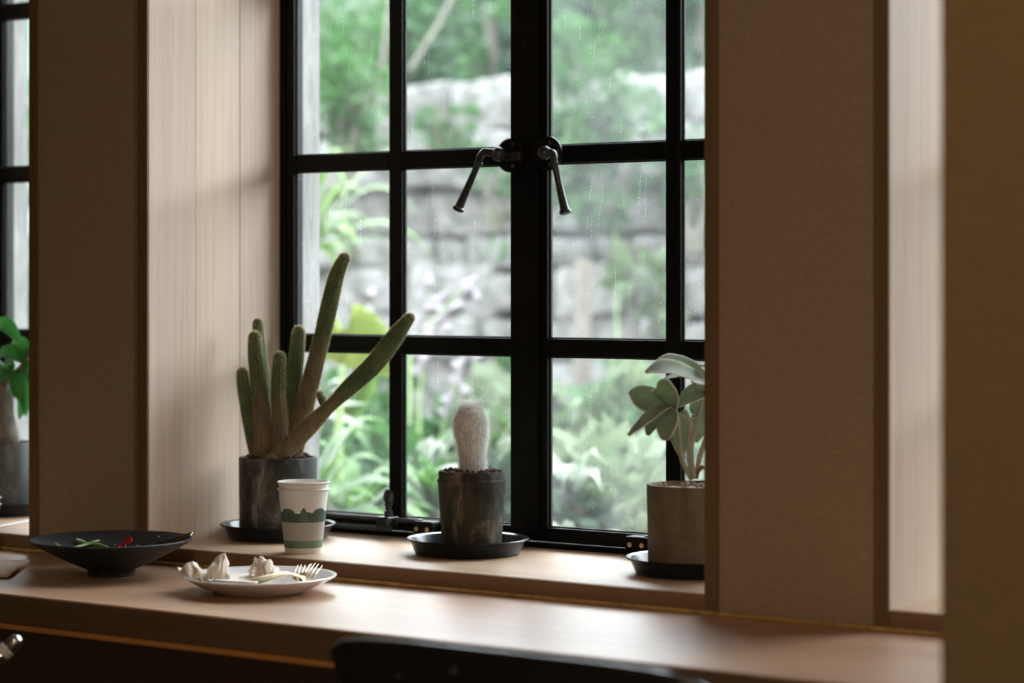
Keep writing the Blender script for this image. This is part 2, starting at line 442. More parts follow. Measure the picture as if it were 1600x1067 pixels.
def leaf_frame(win, x0, x1, cols, top, glass, rnd, yoff=0.0, hinge=1, stiles=(0.03, 0.04), tr=9, sp=60, bot=(0.764, 0.789)):
    """a casement: stiles, rails, muntins, panes as sub-parts of one part"""
    ya, yb = YF+yoff, YF+0.019+yoff
    c = MB().box(x0, x0+stiles[0], ya, yb, bot[0], top).box(x1-stiles[1], x1, ya, yb, bot[0], top)\
            .box(x0+stiles[0], x1-stiles[1], ya, yb, bot[0], bot[1]).box(x0+stiles[0], x1-stiles[1], ya, yb, top-0.03, top)\
            .build('casement', 'black_steel', win, bevel=0.0015)
    xs = [x0+stiles[0]] + cols + [x1-stiles[1]]
    hw = 0.0145
    for x in cols: MB().box(x-hw, x+hw, ya+0.0005, yb-0.001, bot[1], top-0.03).build('muntin', 'black_steel', c, bevel=0.0015)
    for z in BARS:
        if z > top-0.1: continue
        for i in range(len(xs)-1):
            a = xs[i] + (hw if i else 0); b = xs[i+1] - (hw if i < len(xs)-2 else 0)
            MB().box(a, b, ya+0.001, yb-0.001, z-0.0155, z+0.0155).build('muntin', 'black_steel', c, bevel=0.0015)
    zz = [bot[1]] + [z for z in BARS if z < top-0.1] + [top-0.03]
    for i in range(len(xs)-1):
        a = xs[i] + (hw if i else 0); b = xs[i+1] - (hw if i < len(xs)-2 else 0)
        for j in range(len(zz)-1):
            e = zz[j] + (0.0155 if j else 0); f = zz[j+1] - (0.0155 if j < len(zz)-2 else 0)
            MB().box(a-0.002, b+0.002, ya+0.0125, ya+0.0160, e-0.002, f+0.002).build('pane', glass, c)
            p = MB()
            for (u0,u1,v0,v1) in ((a,a+0.0025,e,f),(b-0.0025,b,e,f),(a,b,e,e+0.0025),(a,b,f-0.0025,f)):
                p.box(u0,u1,ya+0.0095,ya+0.0125,v0,v1)
            p.build('putty_line', 'putty', c)
            drops('water_drops', a+0.003, b-0.003, e+0.003, f-0.003, ya+0.0123, rnd, c, tr if j < 3 else 2, sp if j < 3 else 8)
    return c
rnd = random.Random(5)
w1 = empty('window_1', (-2.433, YF, ZS), kind='structure')
TOP = HEAD-0.004
fr = MB().box(-3.0135, -2.9985, YF-0.002, YF+0.05, ZS, TOP).box(-1.868, -1.8535, YF-0.002, YF+0.05, ZS, TOP).box(-2.9985, -1.868, YF-0.002, YF+0.05, ZS, 0.762).box(-2.9985, -1.868, YF-0.002, YF+0.05, TOP-0.012, TOP)
fr.build('window_frame', 'black_steel', w1, bevel=0.0015)
leaf_frame(w1, -2.9980, -2.4345, [-2.7365], TOP-0.013, 'glass_clear', rnd, 0.0, stiles=(0.0175, 0.043))
leaf_frame(w1, -2.4335, -1.8690, [-2.1415], TOP-0.013, 'glass_misty', rnd, 0.001, stiles=(0.034, 0.0175), tr=16, sp=260)
MB().box(-2.448, -2.414, YF-0.006, YF-0.0005, 0.775, TOP-0.02).build('cover_strip', 'black_steel', w1, bevel=0.0015)

# casement handles
def handle(pl, hub, elbow, drop0, drop1):
    """pl: centre of the round plate; lever runs hub > elbow > drop0 > drop1"""
    pr = MB().lathe(pl, [(0.029,0),(0.030,0.002),(0.030,0.006),(0.027,0.009)], 28, axis=(0,-1,0)).build('latch_plate', 'black_steel', w1, smooth=True)
    for dz in (-0.019, 0.019):
        MB().lathe(pl + V(0.008, -0.008, dz), [(0.0035,0),(0.0035,0.002),(0.0012,0.0022),(0.001,0.001)], 12, axis=(0,-1,0)).build('screw', 'iron', pr, smooth=True)
    h = MB()
    h.lathe(pl, [(0.010,0.006),(0.010,(pl.y-hub.y)-0.004),(0.0125,(pl.y-hub.y)-0.002)], 18, axis=tuple(hub-pl))
    h.ball(hub, 0.0128, 16, 10)
    pts = spline([tuple(hub), tuple(lerp(hub, elbow, 0.6)+V(0,0,0.001)), tuple(elbow), tuple(lerp(elbow, drop0, 0.5)+(elbow-hub).normalized()*0.0025), tuple(drop0)], 16)
    h.tube([V(*p) for p in pts], [0.0075 - 0.0015*i/16 for i in range(17)], 12)
    h.build('lever_arm', 'handle_iron', pr, smooth='all')
    g = MB(); d = drop1 - drop0
    prof = [(0.0072,-0.002),(0.0080,0.001),(0.0072,0.004),(0.0056,0.006),(0.0058,d.length*0.3),(0.0070,d.length*0.7),(0.0078,d.length*0.9),(0.0080,d.length*0.915),(0.0102,d.length*0.935),(0.0106,d.length*0.985),(0.0085,d.length)]
    g.lathe(drop0, prof, 18, axis=tuple(d))
    g.build('lever_grip', 'handle_iron', pr, smooth=True)
    MB().box(pl.x-0.002, pl.x+0.026, YF-0.020, YF-0.004, pl.z-0.010, pl.z+0.006).build('latch_tongue', 'handle_iron', pr, bevel=0.002)
handle(PY(800, 243, 3.483), PY(779, 241, 3.452), PY(756, 238, 3.446), PY(748, 254, 3.444), PY(715, 329, 3.440))
handle(PY(858, 240, 3.483), PY(851, 239, 3.452), PY(864, 240, 3.446), PY(866, 255, 3.440), PY(884, 334, 3.436))
# stays at the foot of the casements
def stay(x_end, x_peg, x_blk, s):
    z = 0.782
    t = MB().tube([(x_end, YF-0.016, z+0.004), (x_blk, YF-0.016, z+0.004)], 0.0045, 8)
    t.tube([(x_end, YF-0.030, z-0.012), (x_peg+s*0.012, YF-0.030, z-0.012)], 0.0050, 8)
    bar = t.build('stay_bar', 'iron', w1, smooth=True)
    MB().box(x_peg-0.016, x_peg+0.012, YF-0.040, YF-0.006, z-0.010, z+0.010).build('stay_block', 'handle_iron', bar, bevel=0.002)
    k = MB().lathe((x_peg, YF-0.022, z+0.008), [(0.008,0),(0.008,0.012),(0.0055,0.013),(0.0055,0.020),(0.0075,0.022),(0.0075,0.026),(0.003,0.028)], 16)
    k.ball((x_peg, YF-0.022, z+0.045), 0.0145, 14, 8, (0.82, 0.32, 1.0))
    k.build('thumb_screw', 'handle_iron', bar, smooth=True)
    a, b = sorted((x_blk, x_blk + s*0.042))
    blk = MB().box(a, b, YF-0.030, YF-0.001, z-0.018, z+0.006).build('stay_bracket', 'black_steel', bar, bevel=0.003)
    for q in (0.008, 0.032):
        MB().lathe((x_blk+s*q, YF-0.0295, z-0.008), [(0.0042,0),(0.0042,0.0016),(0.0016,0.0018),(0.0014,0.0008)], 14, axis=(0,-1,0)).build('screw', 'brass', blk, smooth=True)
    MB().lathe((x_blk+s*0.006, YF-0.016, z+0.006), [(0.005,0),(0.005,0.002)], 12).build('rivet', 'iron', blk, smooth=True)
stay(-2.955, -2.7345, -2.672, 1)
stay(-1.93, -2.128, -2.176, -1)
# the narrow windows either side
def small_window(n, x0, x1, cols):
    wn = empty('window_%d' % n, ((x0+x1)/2, YF, ZS), kind='structure')
    MB().box(x0, x0+0.014, YF-0.002, YF+0.05, ZS, TOP).box(x1-0.014, x1, YF-0.002, YF+0.05, ZS, TOP).box(x0+0.014, x1-0.014, YF-0.002, YF+0.05, ZS, 0.762).box(x0+0.014, x1-0.014, YF-0.002, YF+0.05, TOP-0.012, TOP).build('window_frame', 'black_steel', wn, bevel=0.0015)
    leaf_frame(wn, x0+0.0145, x1-0.0145, cols, TOP-0.013, 'glass_clear', rnd, stiles=(0.0175, 0.0175), tr=3, sp=10)
small_window(2, W2L, W2R, [-3.5515])
small_window(3, W3L, W3R, [(W3L+W3R)/2])

# portals: help the renderer find the sky through the three openings
for a, b in ((W2L, W2R), (-3.0, W1R), (W3L, W3R)):
    ld = bpy.data.lights.new('sky_portal', 'AREA'); ld.shape = 'RECTANGLE'; ld.size = b-a; ld.size_y = HEAD-ZS
    ld.cycles.is_portal = True
    lo = bpy.data.objects.new('sky_portal', ld); COL.objects.link(lo)
    lo.location = ((a+b)/2, YO+0.02, (HEAD+ZS)/2); lo.rotation_euler = (R(-90), 0, 0)

# room lamps (outside the frame)
for i, (x, y, z) in enumerate(LAMP_SPOTS):
    t = empty('pendant_lamp', (x, y, z), ['warm pendant lamp hanging nearest the window pillar', 'warm pendant lamp hanging in the back of the room'][i], 'lamp', 'pendant lamps')
    MB().lathe((x,y,z), [(0.13,0.0),(0.128,0.004),(0.05,0.13),(0.02,0.15),(0.019,0.148),(0.048,0.128),(0.125,0.0)], 32).build('lamp_shade', 'lamp_metal', t, smooth=True)
    MB().tube([(x,y,z+0.15),(x,y,CEIL)], 0.004, 8).build('cord', 'lamp_metal', t)
    MB().ball((x,y,z+0.03), 0.03, 16, 10).build('bulb', 'lamp_bulb', t, smooth='all')
    ld = bpy.data.lights.new('lamp_light', 'POINT'); ld.energy = LAMP_W*(1.0 if i == 0 else 0.8); ld.color = (1.0, 0.74, 0.50); ld.shadow_soft_size = 0.06
    lo = bpy.data.objects.new('lamp_light', ld); COL.objects.link(lo); lo.parent = t; lo.location = (0, 0, -0.04)

# ------------------------------------------------------------------ counter
ct = empty('window_counter', (-3.0, 2.9, 0), 'long brown wooden counter running below the windows', 'counter')
MB().box(-6.4, W3R-0.002, 2.676, YW-0.0015, ZT-0.046, ZT).build('counter_top', 'wood_counter', ct, bevel=0.002)
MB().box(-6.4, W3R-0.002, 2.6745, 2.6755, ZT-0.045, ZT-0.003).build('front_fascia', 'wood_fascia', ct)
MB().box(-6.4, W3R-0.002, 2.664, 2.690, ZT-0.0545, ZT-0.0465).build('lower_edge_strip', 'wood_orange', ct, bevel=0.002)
for x in (-5.6, -3.6, -1.25):
    MB().box(x-0.03, x+0.03, 2.80, YW-0.004, 0.0, ZT-0.0465).build('support', 'wood_fascia', ct, bevel=0.003)

# ------------------------------------------------------------------ saucers and pots
def saucer(c, label):
    o = MB().lathe((c.x, c.y, ZS), [(0.0,0.0),(0.086,0.0),(0.090,0.002),(0.0985,0.0225),(0.1045,0.0245),(0.1055,0.0265),(0.1045,0.028),(0.0975,0.0265),(0.0955,0.024),(0.088,0.006),(0.084,0.0045),(0.0,0.0045)], 64)\
        .build('saucer', 'saucer_plastic', None, (c.x, c.y, ZS), smooth=35)
    return tag(o, label, 'saucer', 'black plastic plant saucers')
def soil_disc(c, r, z, mat, parent, rnd, peb=None, n=60):
    mb = MB(); N = 30; vs = [V(c.x, c.y, z+0.003)]; fs = []
    for i in range(1, 6):
        for k in range(N):
            q = 2*math.pi*k/N; rr = r*i/5
            vs.append(V(c.x+rr*math.cos(q), c.y+rr*math.sin(q), z + (0.003*noise.noise(V(rr*90*math.cos(q), rr*90*math.sin(q), 3)) if i < 5 else -0.004)))
    for k in range(N): fs.append((0, 1+k, 1+(k+1)%N))
    for i in range(4):
        for k in range(N):
            k2 = (k+1)%N; fs.append((1+i*N+k, 1+(i+1)*N+k, 1+(i+1)*N+k2, 1+i*N+k2))
    mb.add(vs, fs); so = mb.build('soil', mat, parent, smooth='all')
    if peb:
        pb = MB()
        for _ in range(n):
            q = rnd.uniform(0, 2*math.pi); rr = r*math.sqrt(rnd.uniform(0, 0.92)); s = rnd.uniform(0.0022, 0.005)
            pb.ball((c.x+rr*math.cos(q), c.y+rr*math.sin(q), z+s*0.5), s, 6, 4, (rnd.uniform(.6,1.5), rnd.uniform(.6,1.4), rnd.uniform(.5,1.1)))
        pb.build('gravel', peb, so, smooth='all')['kind'] = 'stuff'
def in_pot(c, h): return V(c.x, c.y, ZS + h)

# --- columnar cactus in grey cement pot
c1 = PZ(434.5, 840.5, ZS); c1.z = ZS
saucer(c1, 'black plastic saucer under the grey cement pot with columnar cactus')
t1 = empty('potted_cactus', (c1.x, c1.y, ZS+0.0046), 'tall branching green columnar cactus in a grey cement pot', 'plant')
MB().lathe((c1.x,c1.y,ZS+0.0046), [(0,0),(0.0695,0),(0.0705,0.001),(0.0712,0.142),(0.0702,0.1435),(0.0655,0.1435),(0.0645,0.142),(0.063,0.10),(0,0.10)], 64).build('pot', 'pot_cement', t1, smooth=35)
rnd = random.Random(11)
soil_disc(c1, 0.064, ZS+0.1475, 'soil', t1, rnd, 'pebble', 120)
def cactus_stem(pix, d0, parent, ribs=17, woody=0.35, spn=900, seed=1, name='stem', nseg=44):
    """pix: (x, y, r) in photo pixels near distance d (4th value = offset in depth)"""
    rn = random.Random(seed)
    sp = spline([(*P(x, y, d0+dd), r*(d0+dd)/FPX) for x, y, r, dd in pix], nseg)
    pts = [V(*s[:3]) for s in sp]; rad = [s[3] for s in sp]
    # rounded tip
    tdir = (pts[-1]-pts[-2]).normalized(); rt_ = rad[-1]
    for k in range(1, 6):
        q = k/5*math.pi/2
        pts.append(pts[nseg] + tdir*(rt_*math.sin(q)*1.15)); rad.append(max(rt_*math.cos(q), rt_*0.03))
    n = ribs*4; a = None; vs = []; fs = []; frames = []
    for i, p in enumerate(pts):
        t = (pts[min(i+1,len(pts)-1)]-pts[max(i-1,0)]).normalized()
        if a is None: a = t.orthogonal()
        a = (a - t*a.dot(t)).normalized(); b = t.cross(a); frames.append((p, t, a.copy(), b, rad[i]))
        for k in range(n):
            q = 2*math.pi*k/n
            rr = rad[i]*(0.95 + 0.06*math.cos(q*ribs))
            vs.append(p + a*(rr*math.cos(q)) + b*(rr*math.sin(q)))
    m = len(pts)
    for i in range(m-1):
        for k in range(n):
            k2 = (k+1)%n; fs.append((i*n+k, i*n+k2, (i+1)*n+k2, (i+1)*n+k))
    fs.append(tuple(range((m-1)*n, m*n)))
    o = MB().add(vs, fs).build(name, 'cactus_skin', parent, smooth='all')
    at_ = o.data.color_attributes.new('woody', 'FLOAT_COLOR', 'POINT')
    for i in range(len(o.data.vertices)):
        row, k = divmod(i, n)
        w_ = 0.5 + (woody*m*(1+0.25*noise.noise(V(0.5*k/4, row*0.15, seed))) - row)/(0.16*m) if woody > 0 else 0.0
        w_ = min(1.0, max(0.0, w_)); at_.data[i].color = (w_, w_, w_, 1)
    # spines: clusters along each rib
    sb = MB(); step = max(1, 1)
    for i2 in range(2, 2*(m-1)):
        i = i2//2; fr2 = (i2 % 2)*0.5
        for r_ in range(ribs):
            if rn.random() < 0.08: continue
            p, t, a_, b_, rd = frames[i]; p = lerp(p, frames[min(i+1, m-1)][0], fr2); rd = lerp(rd, frames[min(i+1, m-1)][4], fr2)
            q = 2*math.pi*(r_ + 0.06*rn.uniform(-1,1))/ribs
            nn = a_*math.cos(q)+b_*math.sin(q); base = p + nn*(rd*0.985) + t*rn.uniform(-.001,.001)
            sd = t.cross(nn)
            for _ in range(5):
                ln = rn.uniform(0.0022, 0.0050)
                if i > nseg-4: ln *= 1.1
                dr = (nn*rn.uniform(0.35,1.0) + t*rn.uniform(-0.7,0.9) + sd*rn.uniform(-1.0,1.0)).normalized()
                wd = dr.orthogonal().normalized()*0.00011
                sb.add([base-wd, base+wd, base+dr*ln], [(0,1,2)])
    sb.build('spines', 'spine_gold', o)['kind'] = 'stuff'
    return o
D = c1.dot(FW)
cactus_stem([(404,716,13,-.005),(394,675,12,-.01),(386,635,11,-.012),(380,600,10,-.012),(378.5,584,9,-.012)], D, t1, 13, 0.15, seed=1)
cactus_stem([(424,714,10,.02),(416,640,10,.03),(410,580,9.5,.035),(405,535,9,.035),(403,506,8,.035)], D, t1, 12, 0.2, seed=3)
cactus_stem([(414,716,15,-.02),(410,665,15,-.022),(404,600,13,-.02),(399,555,11.5,-.018),(398,528,10,-.018)], D, t1, 15, 0.38, seed=2)
cactus_stem([(444,714,13,.012),(453,650,12,.015),(459,605,11,.015),(463,560,12,.015),(467,520,10,.015)], D, t1, 14, 0.25, seed=5)
cactus_stem([(434,716,13,-.028),(438,665,13,-.03),(435,620,11.5,-.03),(435,590,11,-.03),(437,560,10,-.03)], D, t1, 14, 0.45, seed=4)
cactus_stem([(456,714,15,-.005),(470,660,15,-.002),(487,590,14,0),(503,528,13,0),(514,480,13.5,0),(526,430,12,0),(537,405,9.5,0)], D, t1, 17, 0.42, seed=6, nseg=64)
s7 = cactus_stem([(430,714,11,-.045),(452,697,14,-.05),(485,664,14,-.055),(516,634,10,-.06),(545,606,13,-.062),(585,568,15,-.066),(618,525,13.5,-.07),(639,498,8.5,-.072)], D, t1, 17, 0.42, seed=7, nseg=64)
cactus_stem([(512,642,6,-.05),(504,626,6.5,-.047),(500,617,5.5,-.046)], D, t1, 10, 0.0, seed=8, nseg=12)
for p_ in ((420, 719, -.055), (428, 717, -.06)):
    q = P(p_[0], p_[1]-2, D+p_[2]); MB().ball(q, 0.009, 10, 8, (1,1,1.2)).build('offset_bud', 'cactus_skin_woody', t1, smooth='all')

# --- woolly cactus in the dark rough pot
c2 = PZ(737, 864.5, ZS); c2.z = ZS
saucer(PZ(731, 865, ZS), 'black plastic saucer under the woolly white cactus pot')
t2 = empty('potted_woolly_cactus', (c2.x, c2.y, ZS+0.0046), 'woolly white-haired cactus in a dark rough tapered pot', 'plant')
mb = MB(); N = 72; prof = [(0.0,0),(0.0495,0),(0.051,0.002),(0.0522,0.03),(0.0545,0.06),(0.0562,0.09),(0.0578,0.117),(0.0598,0.1205),(0.0592,0.1225),(0.0566,0.1245),(0.0566,0.136),(0.0552,0.138),(0.0515,0.138),(0.0505,0.134),(0.049,0.11),(0,0.11)]
mb.lathe((c2.x,c2.y,ZS+0.0046), prof, N)
mb.v = [tuple(V(*v) + (V(v[0]-c2.x, v[1]-c2.y, 0).normalized()*0.0011*noise.noise(V(v[0]*70, v[1]*70, v[2]*45)) + V(0,0,0.0014*noise.noise(V(v[0]*60,v[1]*60,7))*(1 if v[2] > ZS+0.1 else 0)) if V(v[0]-c2.x,v[1]-c2.y,0).length > 0.03 else V(0,0,0))) for v in mb.v]
mb.build('pot', 'pot_bark', t2, smooth=50)
soil_disc(c2, 0.050, ZS+0.1405, 'soil', t2, rnd, 'pebble', 70)
D2 = c2.dot(FW)
sp = spline([(*P(x, y, D2), r*D2/FPX) for x, y, r in [(739,742,20),(738.5,725,20.5),(737,700,21.5),(735.5,675,25.5),(735,655,25.5),(735,641,19)]], 30)
body = MB(); pts = [V(*s[:3]) for s in sp]; rad = [s[3] for s in sp]
td = (pts[-1]-pts[-2]).normalized()
for k in range(1,5):
    q = k/4*math.pi/2; pts.append(pts[30]+td*(rad[30]*0.75*math.sin(q))); rad.append(rad[30]*max(math.cos(q),0.03))
b_ = body.tube(pts, rad, 32).build('stem', 'old_man_skin', t2, smooth='all')
hb = MB(); rn = random.Random(3)
for _ in range(9000):
    i = min(int(rn.random()**0.75*33), 32); p = lerp(pts[i], pts[i+1], rn.random()); r0 = rad[i]; q = rn.uniform(0, 2*math.pi)
    nn = V(math.cos(q), math.sin(q), 0)
    fr_ = i/33
    up_ = 0.0 if i < 26 else (i-26)/7.0
    base = p + nn*r0*0.97
    ln = rn.uniform(0.012, 0.028) if i < 24 else rn.uniform(0.011, 0.021)
    sd = V(-nn.y, nn.x, 0)
    d0 = (nn*(0.75-0.3*up_) + V(0,0,0.15+1.2*up_) + sd*rn.uniform(-0.9,0.9)*(1+up_*0.5) + V(0,0,rn.uniform(-.5,.5))).normalized()
    out_ = rn.random() < 0.28
    pp = [base]; dcur = d0; stp = ln/5
    hug = r0*1.0 + (rn.uniform(0.0006,0.0034) if not out_ else rn.uniform(0.002,0.009)) + 0.003*fr_
    for k in range(5):
        x = pp[-1] + dcur*stp
        cl = p + V(0,0,x.z-p.z); rr = V(x.x-cl.x, x.y-cl.y, 0)
        if rr.length > hug and i < 28: x = cl + rr.normalized()*hug + V(0,0,0)
        pp.append(x)
        dcur = (dcur + V(0,0,-0.5 if i < 28 else -0.25) + sd*rn.uniform(-.55,.55)).normalized()
    wv = sd*0.00019; vs = []; fs = []
    for k, x in enumerate(pp):
        f_ = 1-0.8*k/5; vs += [x-wv*f_, x+wv*f_]
    for k in range(5): fs.append((2*k,2*k+1,2*k+3,2*k+2))
    hb.add(vs, fs)
hb.build('white_hair', 'white_hair', b_)['kind'] = 'stuff'

# --- silver-leaved plant in the clay pot behind the pier
c3 = PZ(1081, 896.4, ZS); c3.z = ZS
saucer(c3, 'black plastic saucer under the brown clay pot beside the right pier')
t3 = empty('potted_silver_plant', (c3.x, c3.y, ZS+0.0046), 'plant with felted silver-green leaves in a brown clay pot', 'plant')
MB().lathe((c3.x,c3.y,ZS+0.0046), [(0,0),(0.068,0),(0.070,0.002),(0.0722,0.136),(0.0715,0.1385),(0.067,0.139),(0.066,0.136),(0.064,0.10),(0,0.10)], 64).build('pot', 'pot_clay', t3, smooth=35)
soil_disc(c3, 0.0655, ZS+0.137, 'soil_sandy', t3, rnd, 'soil_sandy', 60)
D3 = c3.dot(FW)
for pl, r0 in (([(1081,748,0),(1066,720,-.01),(1060,680,-.012),(1058,655,-.012),(1051,640,-.012)],4.2),
               ([(1083,748,.005),(1076,715,.01),(1079,670,.012),(1074,648,.012),(1068,640,.012)],3.8),
               ([(1084,748,-.005),(1080,705,-.008),(1087,665,-.008),(1096,632,-.01),(1100,610,-.012)],4.2),
               ([(1087,748,.0),(1093,715,.0),(1103,685,.0),(1112,650,.0),(1116,600,0)],4.2)):
    sp = spline([(*P(x,y,D3+d),) for x,y,d in pl], 16)
    MB().tube([V(*s) for s in sp], [r0*D3/FPX*(1-0.15*i/16) for i in range(17)], 10).build('stem', 'fuzzy_stem', t3, smooth='all')
def fuzzy_leaf(pix, widths, tilt, fold=0.22, name='leaf'):
    """pix: midrib (x, y, depth offset); widths in px; tilt: world normal of the blade"""
    sp = spline([(*P(x,y,D3+d), wd*D3/FPX) for (x,y,d), wd in zip(pix, widths)], 14)
    pts = [V(*s[:3]) for s in sp]; ws = [max(s[3]*1.22,0.0004) for s in sp]
    mb = MB(); nrm = Vector(tilt).normalized(); C = 9; vs = []; fs = []; edge = []
    for i, p in enumerate(pts):
        t = (pts[min(i+1,14)]-pts[max(i-1,0)]).normalized()
        sd = t.cross(nrm).normalized(); u = sd.cross(t).normalized()
        for k in range(C):
            s = (k/(C-1)*2-1)
            vs.append(p + sd*(ws[i]*s) + u*(ws[i]*fold*(s*s) + 0.0006*math.sin(i*2.1+k)))
    for i in range(14):
        for k in range(C-1):
            fs.append((i*C+k, i*C+k+1, (i+1)*C+k+1, (i+1)*C+k))
    o = mb.add(vs, fs).build(name, 'fuzzy_leaf', t3, smooth='all'); solidify(o, 0.0018)
    for k in (0, C-1):
        MB().tube([vs[i*C+k] for i in range(15)], 0.0009, 6).build('felted_rim', 'fuzzy_rim', o, smooth='all')
    return o
TL = [
 ([(1048,632,-.03),(1020,627,-.035),(995,618,-.04),(983,613,-.045)], (5,16,13,2), (0.35,-0.9,0.35)),
 ([(1046,635,-.04),(1030,640,-.06),(1010,656,-.075),(982,680,-.09)], (4,9,8,2), (0.2,-0.55,0.8)),
 ([(1050,634,-.045),(1044,618,-.06),(1036,602,-.07),(1029,596,-.075)], (8,17,14,3), (0.0,-1,0.25)),
 ([(1052,638,-.045),(1048,655,-.065),(1042,672,-.075),(1040,688,-.078)], (5,12,13,4), (0.0,-1,0.15)),
 ([(1056,634,-.03),(1072,622,-.05),(1092,614,-.06),(1108,612,-.06)], (5,13,14,6), (0.0,-0.8,0.6)),
 ([(1108,598,-.02),(1078,585,-.05),(1040,576,-.08),(1009,582,-.10)], (6,15,15,2), (0.15,-0.8,0.65)),
 ([(1102,588,.05),(1075,572,.05),(1045,563,.04),(1021,571,.03)], (5,11,10,2), (0.2,-0.7,0.75)),
 ([(1100,596,.02),(1080,592,.02),(1060,588,.01),(1040,592,.0)], (4,9,9,3), (0.0,-0.2,1)),
 ([(1046,640,-.02),(1030,655,-.02),(1018,664,-.025),(1012,680,-.03)], (4,9,8,2), (0.5,-0.7,0.5)),
 ([(1078,640,.03),(1092,640,.035),(1098,660,.04),(1086,690,.04)], (5,13,14,3), (0.2,-1,0.1)),
 ([(1060,645,.03),(1064,665,.035),(1066,690,.04),(1064,712,.04)], (6,15,14,3), (0.1,-1,0.0)),
 ([(1112,612,-.06),(1102,604,-.09),(1094,600,-.11),(1086,600,-.12)], (8,15,13,4), (0.1,-0.6,0.8)),
 ([(1116,590,0),(1106,575,-.01),(1100,570,-.02),(1096,572,-.03)], (5,9,8,2), (0.1,-0.6,0.8)),
]
for a_, b2, c_ in TL: fuzzy_leaf(a_, b2, c_)
MB().blade([P(1088,748,D3-.03), P(1092,735,D3-.035), P(1098,730,D3-.04), P(1103,733,D3-.04)], [0.001,0.005,0.004,0.001], (0,-1,.3), 0.5).build('dry_leaf', 'dry_leaf', t3)
for k in range(7):
    MB().ball(P(1042+2.5*(k%4), 634+3*(k//4)+rnd.uniform(-1,1), D3-.045), 0.0026, 6, 5).build('leaf_bud', 'dry_leaf', t3, smooth='all')

# --- caudex plant on the left window sill
c4 = V(-3.655, 3.372, ZS)
saucer(c4, 'black plastic saucer at the left edge under the glazed dark pot')
t4 = empty('potted_caudex_plant', (c4.x, c4.y, ZS+0.0046), 'leafy green plant with a thick grey trunk in the left window', 'plant')
MB().lathe((c4.x,c4.y,ZS+0.0046), [(0,0),(0.072,0),(0.0735,0.002),(0.0745,0.138),(0.0735,0.140),(0.069,0.140),(0.068,0.137),(0.066,0.10),(0,0.10)], 64).build('pot', 'pot_glazed', t4, smooth=35)
soil_disc(c4, 0.067, ZS+0.141, 'soil', t4, rnd, 'pebble', 90)
D4 = c4.dot(FW)
MB().tube([P(8,700,D4),P(7,680,D4),P(5,650,D4),P(4,620,D4),P(6,600,D4)], [0.032,0.030,0.022,0.015,0.011], 20).build('trunk', 'caudex_bark', t4, smooth='all')
for pl in ([(6,604,0),(18,588,-.01),(34,572,-.015),(48,556,-.02)], [(5,600,0),(-8,585,.01),(-20,570,.02),(-35,560,.02)], [(6,600,0),(6,580,.01),(12,560,.02),(16,540,.02)]):
    MB().tube([V(*s) for s in spline([tuple(P(x,y,D4+d)) for x,y,d in pl], 10)], [0.0065-0.0003*i for i in range(11)], 8).build('branch', 'caudex_bark', t4, smooth='all')
def leaf4(pix, w0, nrm):
    n = 8; sp = spline([tuple(P(x,y,D4+d)) for x,y,d in pix], n)
    ws = [w0*math.sin(math.pi*(0.06+0.92*i/n))**0.8 for i in range(n+1)]
    MB().blade([V(*s) for s in sp], ws, nrm, 0.3).build('leaf', 'green_leaf', t4, smooth='all')
for pix in ([(16,542,.02),(30,536,0),(44,560,-.02),(50,590,-.03)], [(-20,535,.02),(0,508,0),(15,512,-.01),(32,535,-.02)], [(-10,560,.02),(10,550,0),(30,556,-.01),(48,572,-.02)],
            [(36,572,-.01),(30,590,-.03),(28,610,-.035),(30,624,-.04)], [(44,560,.01),(44,590,.01),(42,620,.01),(40,650,.01)], [(40,566,0),(52,580,0),(60,605,0),(58,630,0)],
            [(4,590,.03),(-10,570,.02),(-25,575,.0),(-40,590,-.01)], [(10,566,.03),(14,576,0),(6,590,-.02),(-6,600,-.03)], [(20,580,.02),(10,570,-.02),(-6,572,-.04),(-20,582,-.05)], [(46,556,0),(56,540,0),(70,535,0),(84,545,0)], [(24,582,.03),(34,600,.03),(38,625,.03),(30,655,.03)]):
    leaf4(pix, 0.017, (0.25,-0.8,0.6))

